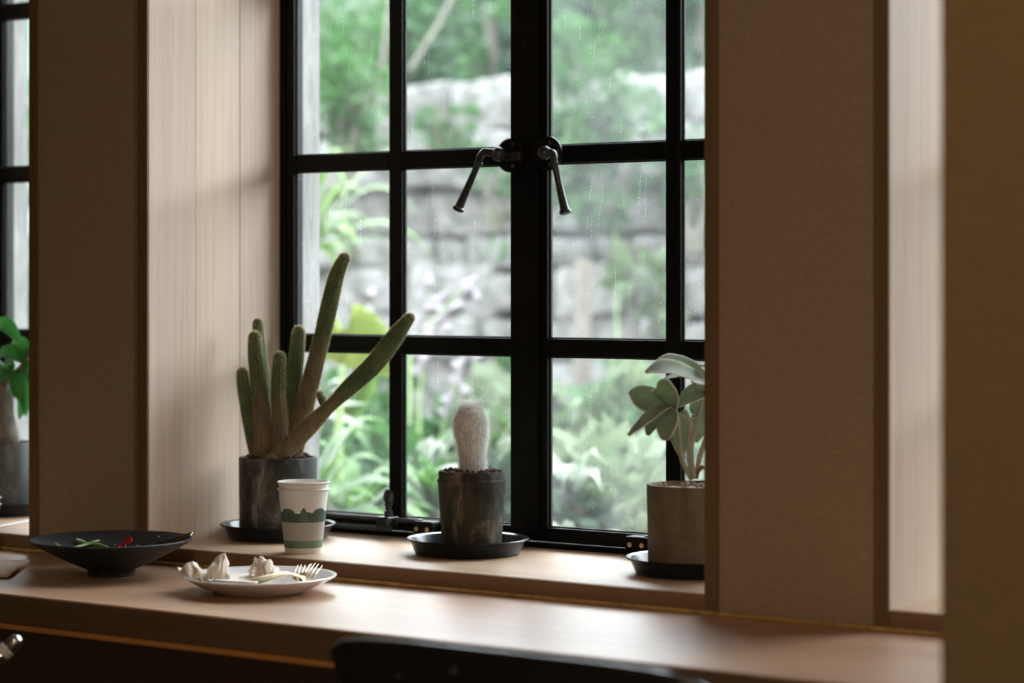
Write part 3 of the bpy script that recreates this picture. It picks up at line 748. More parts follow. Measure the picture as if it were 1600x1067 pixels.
# ------------------------------------------------------------------ paper cups
def cup_print(c, z0, h, r0, r1, parent, ang):
    """printed bands lying on the wall of the cup; ang: world angle of the leaf motif"""
    RR = lambda z: r0 + (r1-r0)*(z-z0)/h + 0.00025
    def band(name, mat, lo, hi, n=120, off=0.0, rng=None):
        mb = MB(); vs = []; fs = []
        for k in range(n+1):
            q = (rng[0] + (rng[1]-rng[0])*k/n) if rng else 2*math.pi*k/n
            a_, b_ = lo(q), hi(q)
            for j in range(4):
                z = z0 + lerp(a_, b_, j/3); rr = RR(z)+off
                vs.append((c.x+rr*math.cos(q), c.y+rr*math.sin(q), z))
        for k in range(n):
            for j in range(3): fs.append((k*4+j, (k+1)*4+j, (k+1)*4+j+1, k*4+j+1))
        mb.add(vs, fs).build(name, mat, parent, smooth='all')
    def sil(q):
        t = ((q-ang+math.pi) % (2*math.pi)) - math.pi       # relative to the motif
        v = 0.0705 + 0.0012*math.sin(5*t+1)+0.0008*math.sin(11*t)
        for m0 in (0.0, 1.55, -1.55, 3.14):
            u = abs(((t-m0+math.pi) % (2*math.pi))-math.pi)
            v = max(v, 0.0805 - 0.042*u - (0.004 if u > 0.10 else 0))
        for m0 in (0.78, -0.78, 2.35, -2.35):
            u = abs(((t-m0+math.pi) % (2*math.pi))-math.pi)
            if u < 0.36: v = max(v, 0.0705 + 0.0075*math.sqrt(1-(u/0.36)**2))
        return v
    band('printed_leaf_band', 'print_dark_green', lambda q: 0.054, sil)
    for m0 in (0.0, 1.55, -1.55, 3.14):
        band('printed_leaf', 'print_mid_green', lambda q: 0.0545, lambda q, m0=m0: 0.0555 + 0.022*max(0, 1-abs(((q-ang-m0+math.pi)%(2*math.pi))-math.pi)/0.27), 40, 0.0002, (ang+m0-0.27, ang+m0+0.27))
    band('printed_grey_band', 'print_grey', lambda q: 0.0225, lambda q: 0.0538)
    band('printed_green_stripe', 'print_stripe_green', lambda q: 0.0095, lambda q: 0.0225)
def paper_cup(c, dz, label, prnt, group):
    z0 = ZS + dz; h = 0.110; r0, r1 = 0.0315, 0.0432
    t = empty('paper_cup', (c.x, c.y, z0), label, 'cup', group)
    r = lambda z: r0 + (r1-r0)*z/h
    prof = [(0,0.004),(r0-0.002,0.004),(r0-0.0015,0.0),(r0,0.0),(r(0.02),0.02),(r(0.06),0.06),(r(0.1065),0.1065),(r1-0.0004,h-0.0035),(r1-0.0008,h-0.002),(r1-0.0012,h-0.001),(r(0.1)-0.0008,0.1),(r(0.05)-0.0008,0.05),(r(0.008)-0.0008,0.008),(0,0.008)]
    MB().lathe((c.x,c.y,z0), prof, 64).build('cup_wall', 'paper_white', t, smooth=50)
    rim = MB(); n = 64; vs = []; fs = []
    for k in range(n):
        q = 2*math.pi*k/n
        for j in range(10):
            s = 2*math.pi*j/10; rr = r1+0.0006+0.0019*math.cos(s)
            vs.append((c.x+rr*math.cos(q), c.y+rr*math.sin(q), z0+h-0.001+0.0019*math.sin(s)))
    for k in range(n):
        for j in range(10): fs.append((k*10+j, ((k+1)%n)*10+j, ((k+1)%n)*10+(j+1)%10, k*10+(j+1)%10))
    rim.add(vs, fs).build('rolled_rim', 'paper_white', t, smooth='all')
    if prnt: cup_print(c, z0, h, r0, r1, t, prnt)
    return t
cc = PZ(474, 862.5, ZS); cc.z = ZS
toward = math.atan2(-cc.y, -cc.x)
paper_cup(cc, 0.0, 'white paper cup with green leaf print, the outer of the stacked pair', toward + 0.02, 'stacked paper cups before the cactus')
paper_cup(cc, 0.0118, 'plain-rimmed paper cup nested inside the leaf-printed cup', None, 'stacked paper cups before the cactus')
cl = PZ(-38.5, 886, ZT); cl.z = ZT
paper_cup(cl, ZT-ZS, 'white paper cup cut off by the left photo edge, outer of its pair', toward, 'stacked paper cups at the left edge')
paper_cup(cl, ZT-ZS+0.0118, 'white paper cup nested in the cup at the left photo edge', None, 'stacked paper cups at the left edge')
a_, b_ = PZ(-25, 827, ZS+.002), PZ(60, 810.5, ZS+.002)
tag(MB().tube([a_, b_], 0.0042, 8, 0.4, up=(0,0,1)).build('paper_sleeve', 'paper_white', None, (a_+b_)/2), 'thin white paper stick sleeve lying on the left window sill', 'paper')

# ------------------------------------------------------------------ bowl with scraps
cb = PZ(174, 898.5, ZT); cb.z = ZT
bo = MB().lathe((cb.x,cb.y,ZT), [(0,0.003),(0.034,0.003),(0.036,0.0),(0.0398,0.0),(0.0402,0.001),(0.0398,0.0085),(0.043,0.0118),(0.075,0.026),(0.11,0.0435),(0.134,0.0575),(0.1372,0.0595),(0.1372,0.0612),(0.1355,0.0622),(0.132,0.0605),(0.10,0.043),(0.065,0.027),(0.035,0.018),(0.0,0.0165)], 96)\
    .build('serving_bowl', 'black_stoneware', None, cb, smooth=50)
tag(bo, 'wide black stoneware bowl with a small foot, left on the counter', 'bowl')
Db = cb.dot(FW)
def bowl_z(p):
    r = math.hypot(p.x-cb.x, p.y-cb.y)
    tb = [(0,0.0165),(0.035,0.018),(0.065,0.027),(0.10,0.043),(0.132,0.0605)]
    for (r0,z0),(r1,z1) in zip(tb, tb[1:]):
        if r <= r1: return ZT + z0 + (z1-z0)*(r-r0)/(r1-r0)
    return ZT+0.0605
def at_bowl(x, y, lift=0.0):
    """where the ray through a photo point meets the inside of the bowl"""
    d = Db - 0.14; best = None
    while d < Db + 0.14:
        p = P(x, y, d); r = math.hypot(p.x-cb.x, p.y-cb.y)
        if r < 0.132 and d > Db-0.02 and p.z - lift <= bowl_z(p) : return p
        d += 0.001
    p = P(x, y, Db+0.11); return V(p.x, p.y, bowl_z(p)+lift)
def bean(pix, w0, mat, label, name='bean_pod', lift=0.007):
    n = 14; sp = [at_bowl(x, y, lift) for x, y in pix]
    sp = spline([tuple(p) for p in sp], n)
    ws = [w0*max(0.12, math.sin(math.pi*(0.03+0.94*i/n))**0.6) for i in range(n+1)]
    tag(MB().tube([V(*p) for p in sp], ws, 10, 0.55, up=(0,0,1)).build(name, mat, None, V(*sp[n//2]), smooth='all'), label, 'vegetable', 'green bean pieces in the black bowl')
bean([(107,857),(125,853),(140,849),(155,851),(170,856)], 0.0060, 'bean_green', 'longest green bean pod arching across the black bowl')
bean([(84,848),(90,852),(97,857)], 0.0050, 'bean_green', 'short green bean piece nearest the left rim of the bowl')
bean([(118,842),(124,844),(134,847)], 0.0052, 'bean_pale', 'knobbly pale green bean tip behind the long pod')
bean([(140,848),(148,846),(156,844)], 0.0040, 'bean_pale', 'pale pointed bean end sticking up behind the long pod')
bean([(148,859),(153,857),(159,858)], 0.0030, 'bean_pale', 'small pale bean scrap by the near rim of the bowl')
def ring(x, y, r, label, tilt):
    p = at_bowl(x, y, 0.005); ax = Vector(tilt).normalized(); a = ax.orthogonal().normalized(); b = ax.cross(a)
    mb = MB(); n = 20; vs = []; fs = []
    for k in range(n):
        q = 2*math.pi*k/n; rad = a*math.cos(q)+b*math.sin(q)
        for j in range(8):
            s = 2*math.pi*j/8; vs.append(p + rad*(r + 0.0016*math.cos(s)) + ax*(0.0028*math.sin(s)))
    for k in range(n):
        for j in range(8): fs.append((k*8+j, ((k+1)%n)*8+j, ((k+1)%n)*8+(j+1)%8, k*8+(j+1)%8))
    t = tag(mb.add(vs, fs).build('chilli_slice', 'chilli_red', None, p, smooth='all'), label, 'vegetable', 'red chilli slices in the black bowl')
    return t, p, a, b
t_, p_, a_, b_ = ring(201, 844.5, 0.0052, 'round red chilli slice with its seeds showing', (0.5,-0.75,0.5))
for k in range(5):
    q = k*1.256; MB().ball(p_ + a_*0.0028*math.cos(q) + b_*0.0028*math.sin(q), 0.0011, 6, 4).build('seed', 'seed_cream', t_, smooth='all')
MB().ball(p_, 0.0036, 8, 6).build('pith', 'chilli_red', t_, smooth='all')
ring(191, 854.5, 0.0058, 'open ring of red chilli nearer the rim of the bowl', (0.3,-0.55,0.8))
for i, (x, y) in enumerate(((180,851),(167,853),(215,852),(73,855),(248,838),(186,857),(158,857))):
    p = at_bowl(x, y, 0.0015)
    tag(MB().ball(p, 0.0016, 8, 5, (1.3,1.0,0.6)).build('seed', 'seed_cream', None, p, smooth='all'),
        ['cream seed just left of the upper chilli slice', 'cream seed at the end of the long bean pod', 'cream seed right of the chilli rings', 'cream seed near the left rim of the bowl', 'cream seed high on the right inner wall of the bowl', 'cream seed touching the open chilli ring', 'cream seed under the long bean pod'][i], 'seed', 'loose seeds in the black bowl')
tips = (P(299.5, 833.5, Db-0.015), P(298, 836.5, Db-0.032)); ends = (at_bowl(222, 855, 0.003), at_bowl(250, 854, 0.004))
for i, (e0, e1) in enumerate(((ends[0], tips[0]), (ends[1], tips[1]))):
    o = MB().tube([e0, lerp(e0,e1,0.5), e1], [0.0016,0.0021,0.0026], 8).build('chopstick', 'bronze_metal', None, (e0+e1)/2, smooth=True)
    tag(o, ['brown chopstick leaning on the bowl rim, the farther of two', 'brown chopstick leaning on the bowl rim, the nearer of two'][i], 'chopstick', 'chopsticks in the black bowl')
    MB().ball(e1, 0.0026, 8, 6).build('pale_tip', 'gold_metal', o, smooth='all')

# ------------------------------------------------------------------ plate with napkins and forks
cp = PZ(406, 925, ZT); cp.z = ZT
tag(MB().lathe((cp.x,cp.y,ZT), [(0,0.002),(0.062,0.002),(0.064,0.0),(0.069,0.0),(0.071,0.002),(0.098,0.0125),(0.1185,0.0235),(0.1228,0.0262),(0.1232,0.0275),(0.122,0.0282),(0.116,0.0262),(0.095,0.0165),(0.070,0.0075),(0.05,0.0058),(0,0.0055)], 96)
    .build('dinner_plate', 'porcelain', None, cp, smooth=60), 'round white porcelain plate holding used napkins and forks', 'plate')
Dp = cp.dot(FW)
def crumple(name, prof, d0, d1, label, seed, hs, mat='napkin_paper', n=46, m=26, amp=0.0062, cat='napkin', yb=908):
    """prof: photo outline (x, y) of the ridge; swept from depth d0 to d1 with folds"""
    pr = spline(prof, n); vs = []; fs = []
    ybase = yb
    for j in range(m+1):
        v = j/m; d = lerp(d0, d1, v)
        k = hs(v)
        for i, (x, y) in enumerate(pr):
            yy = ybase + (y-ybase)*k
            x2 = x + 4*math.sin(3*v+seed+i*0.12)
            p = P(x2, yy, d)
            q = V(i*0.22, j*0.10, seed*3.1)
            e = noise.noise_vector(q)*amp + noise.noise_vector(V(q.x*2.8, q.y*2.0, q.z))*amp*0.6
            rd = 1-abs(2*noise.noise(V(i*0.11+seed, j*0.13, 1.7)))
            e += V(0,0,amp*0.8*(rd-0.5))
            p = p + e
            r = math.hypot(p.x-cp.x, p.y-cp.y)
            fl = ZT + (0.0065 if r < 0.066 else 0.0075+(r-0.066)*0.36) + 0.0015
            if p.z < fl: p.z = fl + 0.0012*abs(math.sin(i*0.9+j*0.7))
            vs.append(p)
    W = n+1
    for j in range(m):
        for i in range(n): fs.append((j*W+i, j*W+i+1, (j+1)*W+i+1, (j+1)*W+i))
    c = sum(vs, Vector())/len(vs)
    o = MB().add(vs, fs).build(name, mat, None, V(c.x, c.y, ZT), smooth='all')
    solidify(o, 0.0007); subsurf(o, 1)
    return tag(o, label, cat, 'paper napkins on the white plate')
crumple('paper_napkin', [(283,893),(291,886),(302,878),(311,882),(319,892),(324,899),(327,893),(326,882),(331,874),(338,863),(345,860),(350,868),(354,884),(349,899)], Dp-0.035, Dp+0.035,
        'crumpled beige paper napkin with a tall peak on the left of the plate', 2, lambda v: (v/0.5)**0.8 if v < 0.5 else 1-0.7*((v-0.5)/0.5)**2)
crumple('paper_napkin', [(389,888),(391,879),(398,875),(404,872),(414,872),(422,871),(428,878),(435,890),(442,899)], Dp-0.01, Dp+0.055,
        'crumpled beige paper napkin behind the fork handles', 6, lambda v: (v/0.5)**0.7 if v < 0.5 else 1-0.7*((v-0.5)/0.5)**2, amp=0.006, yb=901)
# flat folded napkin under the cutlery
def flat_napkin(corners, z, label, layers=2, name='paper_napkin', grp='paper napkins on the white plate', curl=0.0, seed=0, mat='napkin_flat', wav=0.0012):
    mb = MB(); n = 14
    for l in range(layers):
        vs = []; fs = []
        for j in range(n+1):
            for i in range(n+1):
                u, v = i/n, j/n
                p = lerp(lerp(corners[0], corners[1], u), lerp(corners[3], corners[2], u), v)
                p = p + V(0,0,l*0.0016 + wav*noise.noise(V(u*4+seed, v*4, l*2.0)) + curl*(u**3)*(0.4+0.6*v)) + V(0.003*l*noise.noise(V(u*3,l,1)),0.003*l,0)
                vs.append(p)
        for j in range(n):
            for i in range(n): fs.append((j*(n+1)+i, j*(n+1)+i+1, (j+1)*(n+1)+i+1, (j+1)*(n+1)+i))
        mb.add(vs, fs)
    c = (corners[0]+corners[2])/2
    o = mb.build(name, mat, None, V(c.x, c.y, c.z), smooth='all'); solidify(o, 0.0009)
    return tag(o, label, 'napkin', grp)
zf = ZT+0.0125
flat_napkin([PZ(330,909,zf+.011), PZ(398,914,zf+.011), PZ(428,892,zf), PZ(350,888,zf)], 0, 'flat folded pale paper napkin under the fork handles', seed=3, curl=0.002)
# napkin at the left edge of the counter
zn = ZT+0.003
flat_napkin([PZ(-70,900,zn), PZ(12,902,zn), PZ(41,880,zn), PZ(-40,878,zn)], 0, 'folded beige paper napkin at the left edge of the counter', layers=3, grp=None, curl=0.0015, seed=9, mat='napkin_paper', wav=0.0008)
# forks
def fork(tail, mid, neck, root, tips, label):
    t = empty('dinner_fork', tuple(V((tail.x+root.x)/2, (tail.y+root.y)/2, ZT)), label, 'fork', 'gold forks on the plate')
    sp = spline([tuple(tail), tuple(lerp(tail, mid, .5)+V(0,0,.0005)), tuple(mid), tuple(neck), tuple(root)], 24)
    ws = [0.0046, 0.0050] + [lerp(0.0050, 0.0033, i/20) for i in range(18)] + [0.0034, 0.0040, 0.0062, 0.0085, 0.0100]
    MB().tube([V(*s) for s in sp], [1.15*w_ for w_ in ws[:25]], 12, 0.36, up=tuple(UP*0.75-FW*0.65)).build('handle', 'gold_metal', t, smooth='all')
    c = sum(tips, Vector())/len(tips)
    ax = (c-root).normalized(); sd = (tips[-1]-tips[0]).normalized()
    pl = MB(); w0 = (tips[-1]-tips[0]).length/2
    q0 = root - ax*0.004; q1 = root + ax*0.012
    up_ = sd.cross(ax).normalized()*0.0008
    pl.add([q0-sd*0.009-up_, q0+sd*0.009-up_, q1+sd*(w0+.001)-up_, q1-sd*(w0+.001)-up_, q0-sd*0.009+up_, q0+sd*0.009+up_, q1+sd*(w0+.001)+up_, q1-sd*(w0+.001)+up_],
           [(0,3,2,1),(4,5,6,7),(0,1,5,4),(1,2,6,5),(2,3,7,6),(3,0,4,7)])
    pl.build('fork_head', 'gold_metal', t, bevel=0.0006)
    for k, tp in enumerate(tips):
        b0 = q1 - ax*0.001 + sd*lerp(-w0, w0, k/(len(tips)-1))
        MB().tube([b0, lerp(b0, tp, 0.5) - V(0,0,0.0012), tp], [0.0014, 0.0012, 0.0007], 8).build('tine', 'gold_metal', t, smooth='all')
dF = Dp
fork(P(354,918,dF-.078), P(410,908,dF-.055), P(452,897,dF-.02), P(474,906.5,dF-.012), [P(487,880.5,dF+.045), P(492.5,880,dF+.040), P(498,881,dF+.035), P(504,883.5,dF+.030)], 'gold fork nearer the plate rim, its four tines rightmost')
fork(P(350,917,dF-.068), P(405,904.5,dF-.040), P(446,895.5,dF-.005), P(464,903,dF+.004), [P(466,882.5,dF+.055), P(471,882.5,dF+.052), P(477,883,dF+.048), P(483,883,dF+.044)], 'gold fork lying behind the other fork, tines farther left')

# ------------------------------------------------------------------ chairs
def black_chair():
    Yc, z0 = 2.30, 0.4
    t = empty('dining_chair', (-1.65, 2.45, 0), 'black wooden chair with a curved backrest pushed up to the counter', 'chair')
    xl, xr = -1.924, -1.374; xc = (xl+xr)/2; hw = (xr-xl)/2
    nx, nz = 48, 12; vs = []; fs = []
    top = lambda u: 0.7925 - 0.011*u*u - 0.012*u**8 - 0.075*max(0, abs(u)-0.93)**1.0*abs(u)
    bot = lambda u: 0.60 + 0.02*u*u
    for side in (0, 1):
        for j in range(nz+1):
            for i in range(nx+1):
                u = i/nx*2-1; v = j/nz
                z = lerp(bot(u), top(u), v)
                x = xc + hw*u*(0.88 + 0.12*v)
                y = Yc + 0.045*u*u - 0.03*v + (0.020 if side else 0)
                vs.append((x, y, z))
    W = nx+1; H = (nz+1)*W
    for j in range(nz):
        for i in range(nx):
            a = j*W+i; fs.append((a, a+1, a+W+1, a+W)); fs.append((a+H, a+W+H, a+W+1+H, a+1+H))
    for i in range(nx):
        fs.append((nz*W+i, nz*W+i+1, nz*W+i+1+H, nz*W+i+H)); fs.append((i, i+H, i+1+H, i+1))
    for j in range(nz):
        a = j*W; fs.append((a, a+W, a+W+H, a+H)); a += nx; fs.append((a, a+H, a+W+H, a+W))
    b = MB().add(vs, fs).build('backrest', 'black_lacquer', t, smooth=40, bevel=0.008, seg=4)
    for px_ in (705, 620):
        p = PY(px_, 1050 if px_ == 705 else 1058, 2.272 if px_ == 705 else 2.28)
        MB().lathe(p + V(0,0.006,0), [(0.004,0),(0.0042,0.004),(0.003,0.006)], 14, axis=(0,-1,0)).build('bolt', 'chrome' if px_ == 705 else 'iron', b, smooth=True)
    MB().prism([(xc-0.22,Yc+0.05),(xc+0.22,Yc+0.05),(xc+0.23,Yc+0.30),(xc+0.20,Yc+0.45),(xc-0.20,Yc+0.45),(xc-0.23,Yc+0.30)], 0.44, 0.46).build('seat', 'black_lacquer', t, bevel=0.006)
    for sx in (-1, 1):
        MB().tube([(xc+sx*0.20,Yc+0.40,0.44),(xc+sx*0.22,Yc+0.44,0.0)], [0.016,0.011], 12).build('leg', 'black_lacquer', t, smooth=True)
        MB().tube([(xc+sx*0.20,Yc+0.10,0.44),(xc+sx*0.22,Yc+0.04,0.0)], [0.016,0.011], 12).build('leg', 'black_lacquer', t, smooth=True)
        MB().tube([(xc+sx*0.17,Yc+0.09,0.44),(xc+sx*0.17,Yc+0.07,0.54),(xc+sx*0.16,Yc+0.03,0.66)], [0.013,0.012,0.010], 12).build('back_post', 'black_lacquer', t, smooth=True)
black_chair()
def chrome_chair():
    tip = PY(27, 1000, 2.45); d = (PY(0, 1023, 2.43) - tip).normalized()
    x0, y0 = tip.x-0.28, tip.y-0.20
    t = empty('armchair', (x0, y0, 0), 'chrome tube chair showing only an arm tip at lower left', 'chair')
    e = tip + d*0.05
    arm = MB(); pts = spline([tuple(tip+d*0.004), tuple(e), tuple(tip+d*0.10+V(-0.02,-0.06,-0.01)), (tip.x-0.09, tip.y-0.25, tip.z-0.05), (tip.x-0.09, tip.y-0.27, 0.45), (tip.x-0.09, tip.y-0.27, 0.0)], 40)
    a = arm.tube([V(*p) for p in pts], 0.0105, 14).build('arm_tube', 'chrome', t, smooth='all')
    MB().ball(tip+d*0.004, 0.0107, 14, 8).build('end_cap', 'chrome', a, smooth='all')
    MB().lathe(tip+d*0.018, [(0.0105,0),(0.0122,0.001),(0.0122,0.011),(0.0105,0.012)], 18, axis=tuple(d)).build('collar', 'porcelain', a, smooth=True)
    bx = x0-0.24
    MB().tube([V(*p) for p in spline([(bx, tip.y-0.02, tip.z-0.03), (bx, tip.y-0.15, tip.z-0.03), (bx, tip.y-0.26, tip.z-0.05), (bx, tip.y-0.27, 0.45), (bx, tip.y-0.27, 0)], 30)], 0.0105, 12).build('arm_tube', 'chrome', t, smooth='all')
    ax_ = tip.x-0.09
    MB().box(bx, ax_, tip.y-0.30, tip.y+0.10, 0.43, 0.46).build('seat', 'black_lacquer', t, bevel=0.01)
    MB().box(bx, ax_, tip.y-0.33, tip.y-0.31, 0.50, 0.76).build('backrest', 'black_lacquer', t, bevel=0.008)
    for x in (bx+0.02, ax_-0.02):
        MB().tube([(x, tip.y+0.07, 0.43), (x, tip.y+0.09, 0)], 0.0105, 12).build('leg', 'chrome', t, smooth=True)
        MB().tube([(x, tip.y-0.29, 0.44), (x, tip.y-0.318, 0.62)], 0.009, 10).build('back_post', 'chrome', t, smooth=True)
chrome_chair()

# ------------------------------------------------------------------ the garden outside
GZ = 0.25
rg = random.Random(21)
tag(MB().box(-16, 6, YO+0.01, 7.6, GZ-0.2, GZ).build('garden_ground', 'garden_soil'), kind='structure')
# bank behind the retaining wall
bank = MB(); n = 24; vs = []; fs = []
for j in range(n+1):
    for i in range(n+1):
        x = lerp(-16, 6, i/n); y = lerp(7.55, 14, (j/n)**1.6)
        vs.append((x, y, 1.72 + 1.25*min(1.0, max(0.0, (y-7.9)/1.8)) + 0.25*noise.noise(V(x*0.7, y*0.7, 0))))
for j in range(n):
    for i in range(n): fs.append((j*(n+1)+i, j*(n+1)+i+1, (j+1)*(n+1)+i+1, (j+1)*(n+1)+i))
tag(bank.add(vs, fs).build('garden_bank', 'bank_moss', smooth='all'), kind='structure')
gw = empty('garden_wall', (-5.3, 7.4, GZ), kind='structure')
MB().box(-16, 6, 7.36, 7.6, GZ, 1.80).build('mortar_core', 'garden_mortar', gw)
protos = []
for k in range(5):
    mb = MB(); mb.box(-0.5, 0.5, -0.5, 0.5, -0.5, 0.5)
    mb.v = [tuple(c + rg.uniform(-0.07, 0.07) for c in v) for v in mb.v]
    o = mb.build('stone', 'garden_stone'); b = o.modifiers.new('bevel', 'BEVEL'); b.width = 0.09; b.segments = 2
    dg = bpy.context.evaluated_depsgraph_get(); me = bpy.data.meshes.new_from_object(o.evaluated_get(dg))
    for p in me.polygons: p.use_smooth = True
    bpy.data.objects.remove(o); protos.append(me)
z = GZ
while z < 1.86:
    h = rg.uniform(0.11, 0.22); x = -8.2 + rg.uniform(-0.3, 0)
    while x < -3.2:
        wd = rg.uniform(0.14, 0.42)
        o = bpy.data.objects.new('stone', rg.choice(protos)); COL.objects.link(o); o.parent = gw
        o.location = V(x+wd/2, 7.33+rg.uniform(-0.05, 0.04), z+h/2) - gw.location
        o.scale = (wd*0.95, 0.20, h*rg.uniform(0.75, 1.12)); o.rotation_euler = (0, rg.uniform(-0.12, 0.12), 0)
        x += wd
    z += h
def shrub(c, rx, ry, rz, n, mat, label, ls=0.05, name='shrub', stems=5, group='garden shrubs', seed=0, base=None):
    rn = random.Random(seed); c = Vector(c)
    b = Vector(base) if base is not None else V(c.x, c.y, c.z-rz)
    t = empty(name, tuple(b), label, 'shrub', group)
    mb = MB()
    cl = [(V(rn.gauss(0,.5), rn.gauss(0,.5), rn.gauss(0,.5)), rn.uniform(0.25,0.5)) for _ in range(14)]
    for _ in range(n):
        q, s = rn.choice(cl)
        o = V(rn.gauss(0,1), rn.gauss(0,1), rn.gauss(0,1)).normalized()*s*rn.uniform(0.7,1.0) + q
        p = c + V(o.x*rx, o.y*ry, o.z*rz)
        d = (o + V(rn.uniform(-.8,.8), rn.uniform(-.8,.8), rn.uniform(-.9,.4))).normalized()
        sd = d.cross(V(rn.uniform(-1,1), rn.uniform(-1,1), rn.uniform(-1,1))).normalized()
        ln = ls*rn.uniform(0.6,1.3); wd = ln*0.32
        mb.add([p, p+d*ln*0.5+sd*wd, p+d*ln, p+d*ln*0.5-sd*wd], [(0,1,2,3)])
    mb.build('foliage', mat, t)['kind'] = 'stuff'
    for k in range(stems):
        e = c + V(rn.uniform(-.6,.6)*rx, rn.uniform(-.5,.5)*ry, rn.uniform(-.2,.6)*rz)
        MB().tube([b + V(rn.uniform(-.03,.03), 0, 0), lerp(b, e, 0.5)+V(rn.uniform(-.05,.05),0,0), e], [0.018,0.013,0.006], 6).build('stem', 'branch_bark', t)
    return t
def at(x, y, Y): return PY(x, y, Y)
SH = [ # px, py, Y, rx, ry, rz, n, material, label
 (540,  40, 8.5, .60, .4, .50, 2600, 'shrub_mid', 'mid-green bush on the bank, seen through the top left pane'),
 (690,  35, 8.3, .46, .4, .50, 2600, 'shrub_mid', 'mid-green bush on the bank left of the window mullion'),
 (775,  65, 8.0, .22, .3, .30, 900, 'shrub_dark', 'small dark green bush on the bank beside the window mullion'),
 (905,  50, 8.1, .42, .35, .55, 2600, 'shrub_mid', 'tall green bush on the bank right of the window mullion'),
 (925, 160, 6.9, .26, .12, .24, 1300, 'shrub_mid', 'green creeper spilling over the garden wall right of the mullion'),
 (1010, 20, 8.7, .45, .4, .40, 2000, 'shrub_mid', 'green bush on the bank in the upper right pane'),
 (1100, 60, 8.2, .30, .35, .45, 1700, 'shrub_dark', 'dark bush on the bank beside the right pier'),
 (545, 165, 6.9, .22, .1, .30, 700, 'shrub_mid', 'hanging green creeper on the wall in the top left pane'),
 (700, 195, 6.9, .09, .06, .10, 220, 'shrub_mid', 'small green tuft growing from the wall above the left handle'),
 (775, 290, 6.9, .12, .06, .16, 260, 'shrub_mid', 'patch of green growing on the wall beside the left handle'),
 (935, 285, 6.9, .24, .07, .13, 520, 'shrub_mid', 'green growth on the wall below the right handle'),
 (1085, 290, 6.9, .10, .06, .22, 300, 'shrub_mid', 'narrow green growth on the wall beside the right pier'),
 (380,  40, 8.6, .8, .4, .5, 1500, 'shrub_mid', 'mid-green bush on the bank behind the left reveal'),
 (1005, 445, 6.8, .08, .07, .12, 120, 'shrub_pale', 'sparse pale plant before the wall in the right casement'),
 (895, 725, 5.7, .26, .2, .19, 700, 'shrub_pale', 'pale green bush low outside the right casement'),
 (985, 690, 6.3, .26, .2, .17, 560, 'shrub_mid', 'low green bush in front of the wall, right casement'),
 (950, 800, 5.1, .24, .2, .14, 600, 'shrub_pale', 'pale low bush nearest the foot of the right casement'),
 (1060, 730, 5.9, .22, .2, .18, 500, 'shrub_mid', 'green bush behind the silver-leaved plant'),
 (770, 690, 6.4, .24, .2, .18, 620, 'shrub_mid', 'green bush behind the woolly cactus'),
 (660, 800, 5.1, .22, .2, .13, 600, 'shrub_mid', 'low leafy bush left of the woolly cactus pot'),
 (540, 690, 6.3, .32, .2, .20, 700, 'shrub_mid', 'green bush behind the leaning cactus stem'),
 (800, 820, 4.8, .22, .16, .10, 420, 'shrub_dark', 'dark low ground cover behind the woolly cactus pot'),
 (20, 400, 6.5, .4, .3, .6, 900, 'shrub_mid', 'green bush outside the narrow left window'),
]
for i, (x, y, Y, rx, ry, rz, n_, mt, lb) in enumerate(SH):
    c = at(x, y, Y)
    gz = GZ if Y < 6.85 else (1.75 if Y > 7.3 else max(GZ, c.z-rz))
    shrub(c, rx, ry, rz, n_, mt, lb, (0.035 if rx < 0.15 else 0.055) if Y > 6.85 else 0.075, seed=i, base=(c.x, c.y, min(gz, c.z)))
# bare branches crossing the top left panes
for i, (a, b, lb) in enumerate((((640,110,7.0),(715,-20,7.2),'thin pale bare branch slanting across the upper left casement'), ((575,200,7.0),(610,-10,7.2),'second bare branch, just left of the muntin'))):
    p, q = at(*a), at(*b)
    tag(MB().tube([p, lerp(p,q,.5)+V(.02,0,.01), q], [0.009,0.008,0.006], 8).build('bare_branch', 'branch_bark', None, p, smooth=True), lb, 'branch', 'bare garden branches')
# strap-leaved plant (left pane)
def strap_plant(c, spec, mat, label, wd=0.02, name='strap_leaf_plant', grp='strap leaved garden plants', fold=0.2):
    t = empty(name, tuple(c), label, 'plant', grp)
    for (dx, dy, h, dr) in spec:
        n = 10; pts = []
        for i in range(n+1):
            u = i/n; pts.append(c + V(dx*u, dy*u, h*math.sin(min(1.0,u*1.15)*math.pi/2) - dr*u*u*u))
        ws = [wd*(0.35+0.65*math.sin(math.pi*min(1,0.15+u*0.9)))*(1 if u < 0.6 else max(0.05,1-(u-0.6)/0.4)) for u in (i/n for i in range(n+1))]
        MB().blade(pts, ws, (0,-0.35,1), fold).build('leaf', mat, t, smooth='all')
    return t
ps = at(470, 420, 5.6)
sp_ = [(rg.uniform(0.12,0.42)*s_, rg.uniform(-0.25,0.2), rg.uniform(0.08,0.42), rg.uniform(0.0,0.22)) for s_ in (1,)*22+(-1,-1)]
tp = strap_plant(ps, sp_, 'strap_leaf', 'arching strap-leaved plant left, above the fan leaf', 0.020)
MB().tube([V(ps.x, ps.y, GZ), ps], [0.035, 0.025], 10).build('trunk', 'branch_bark', tp, smooth=True)
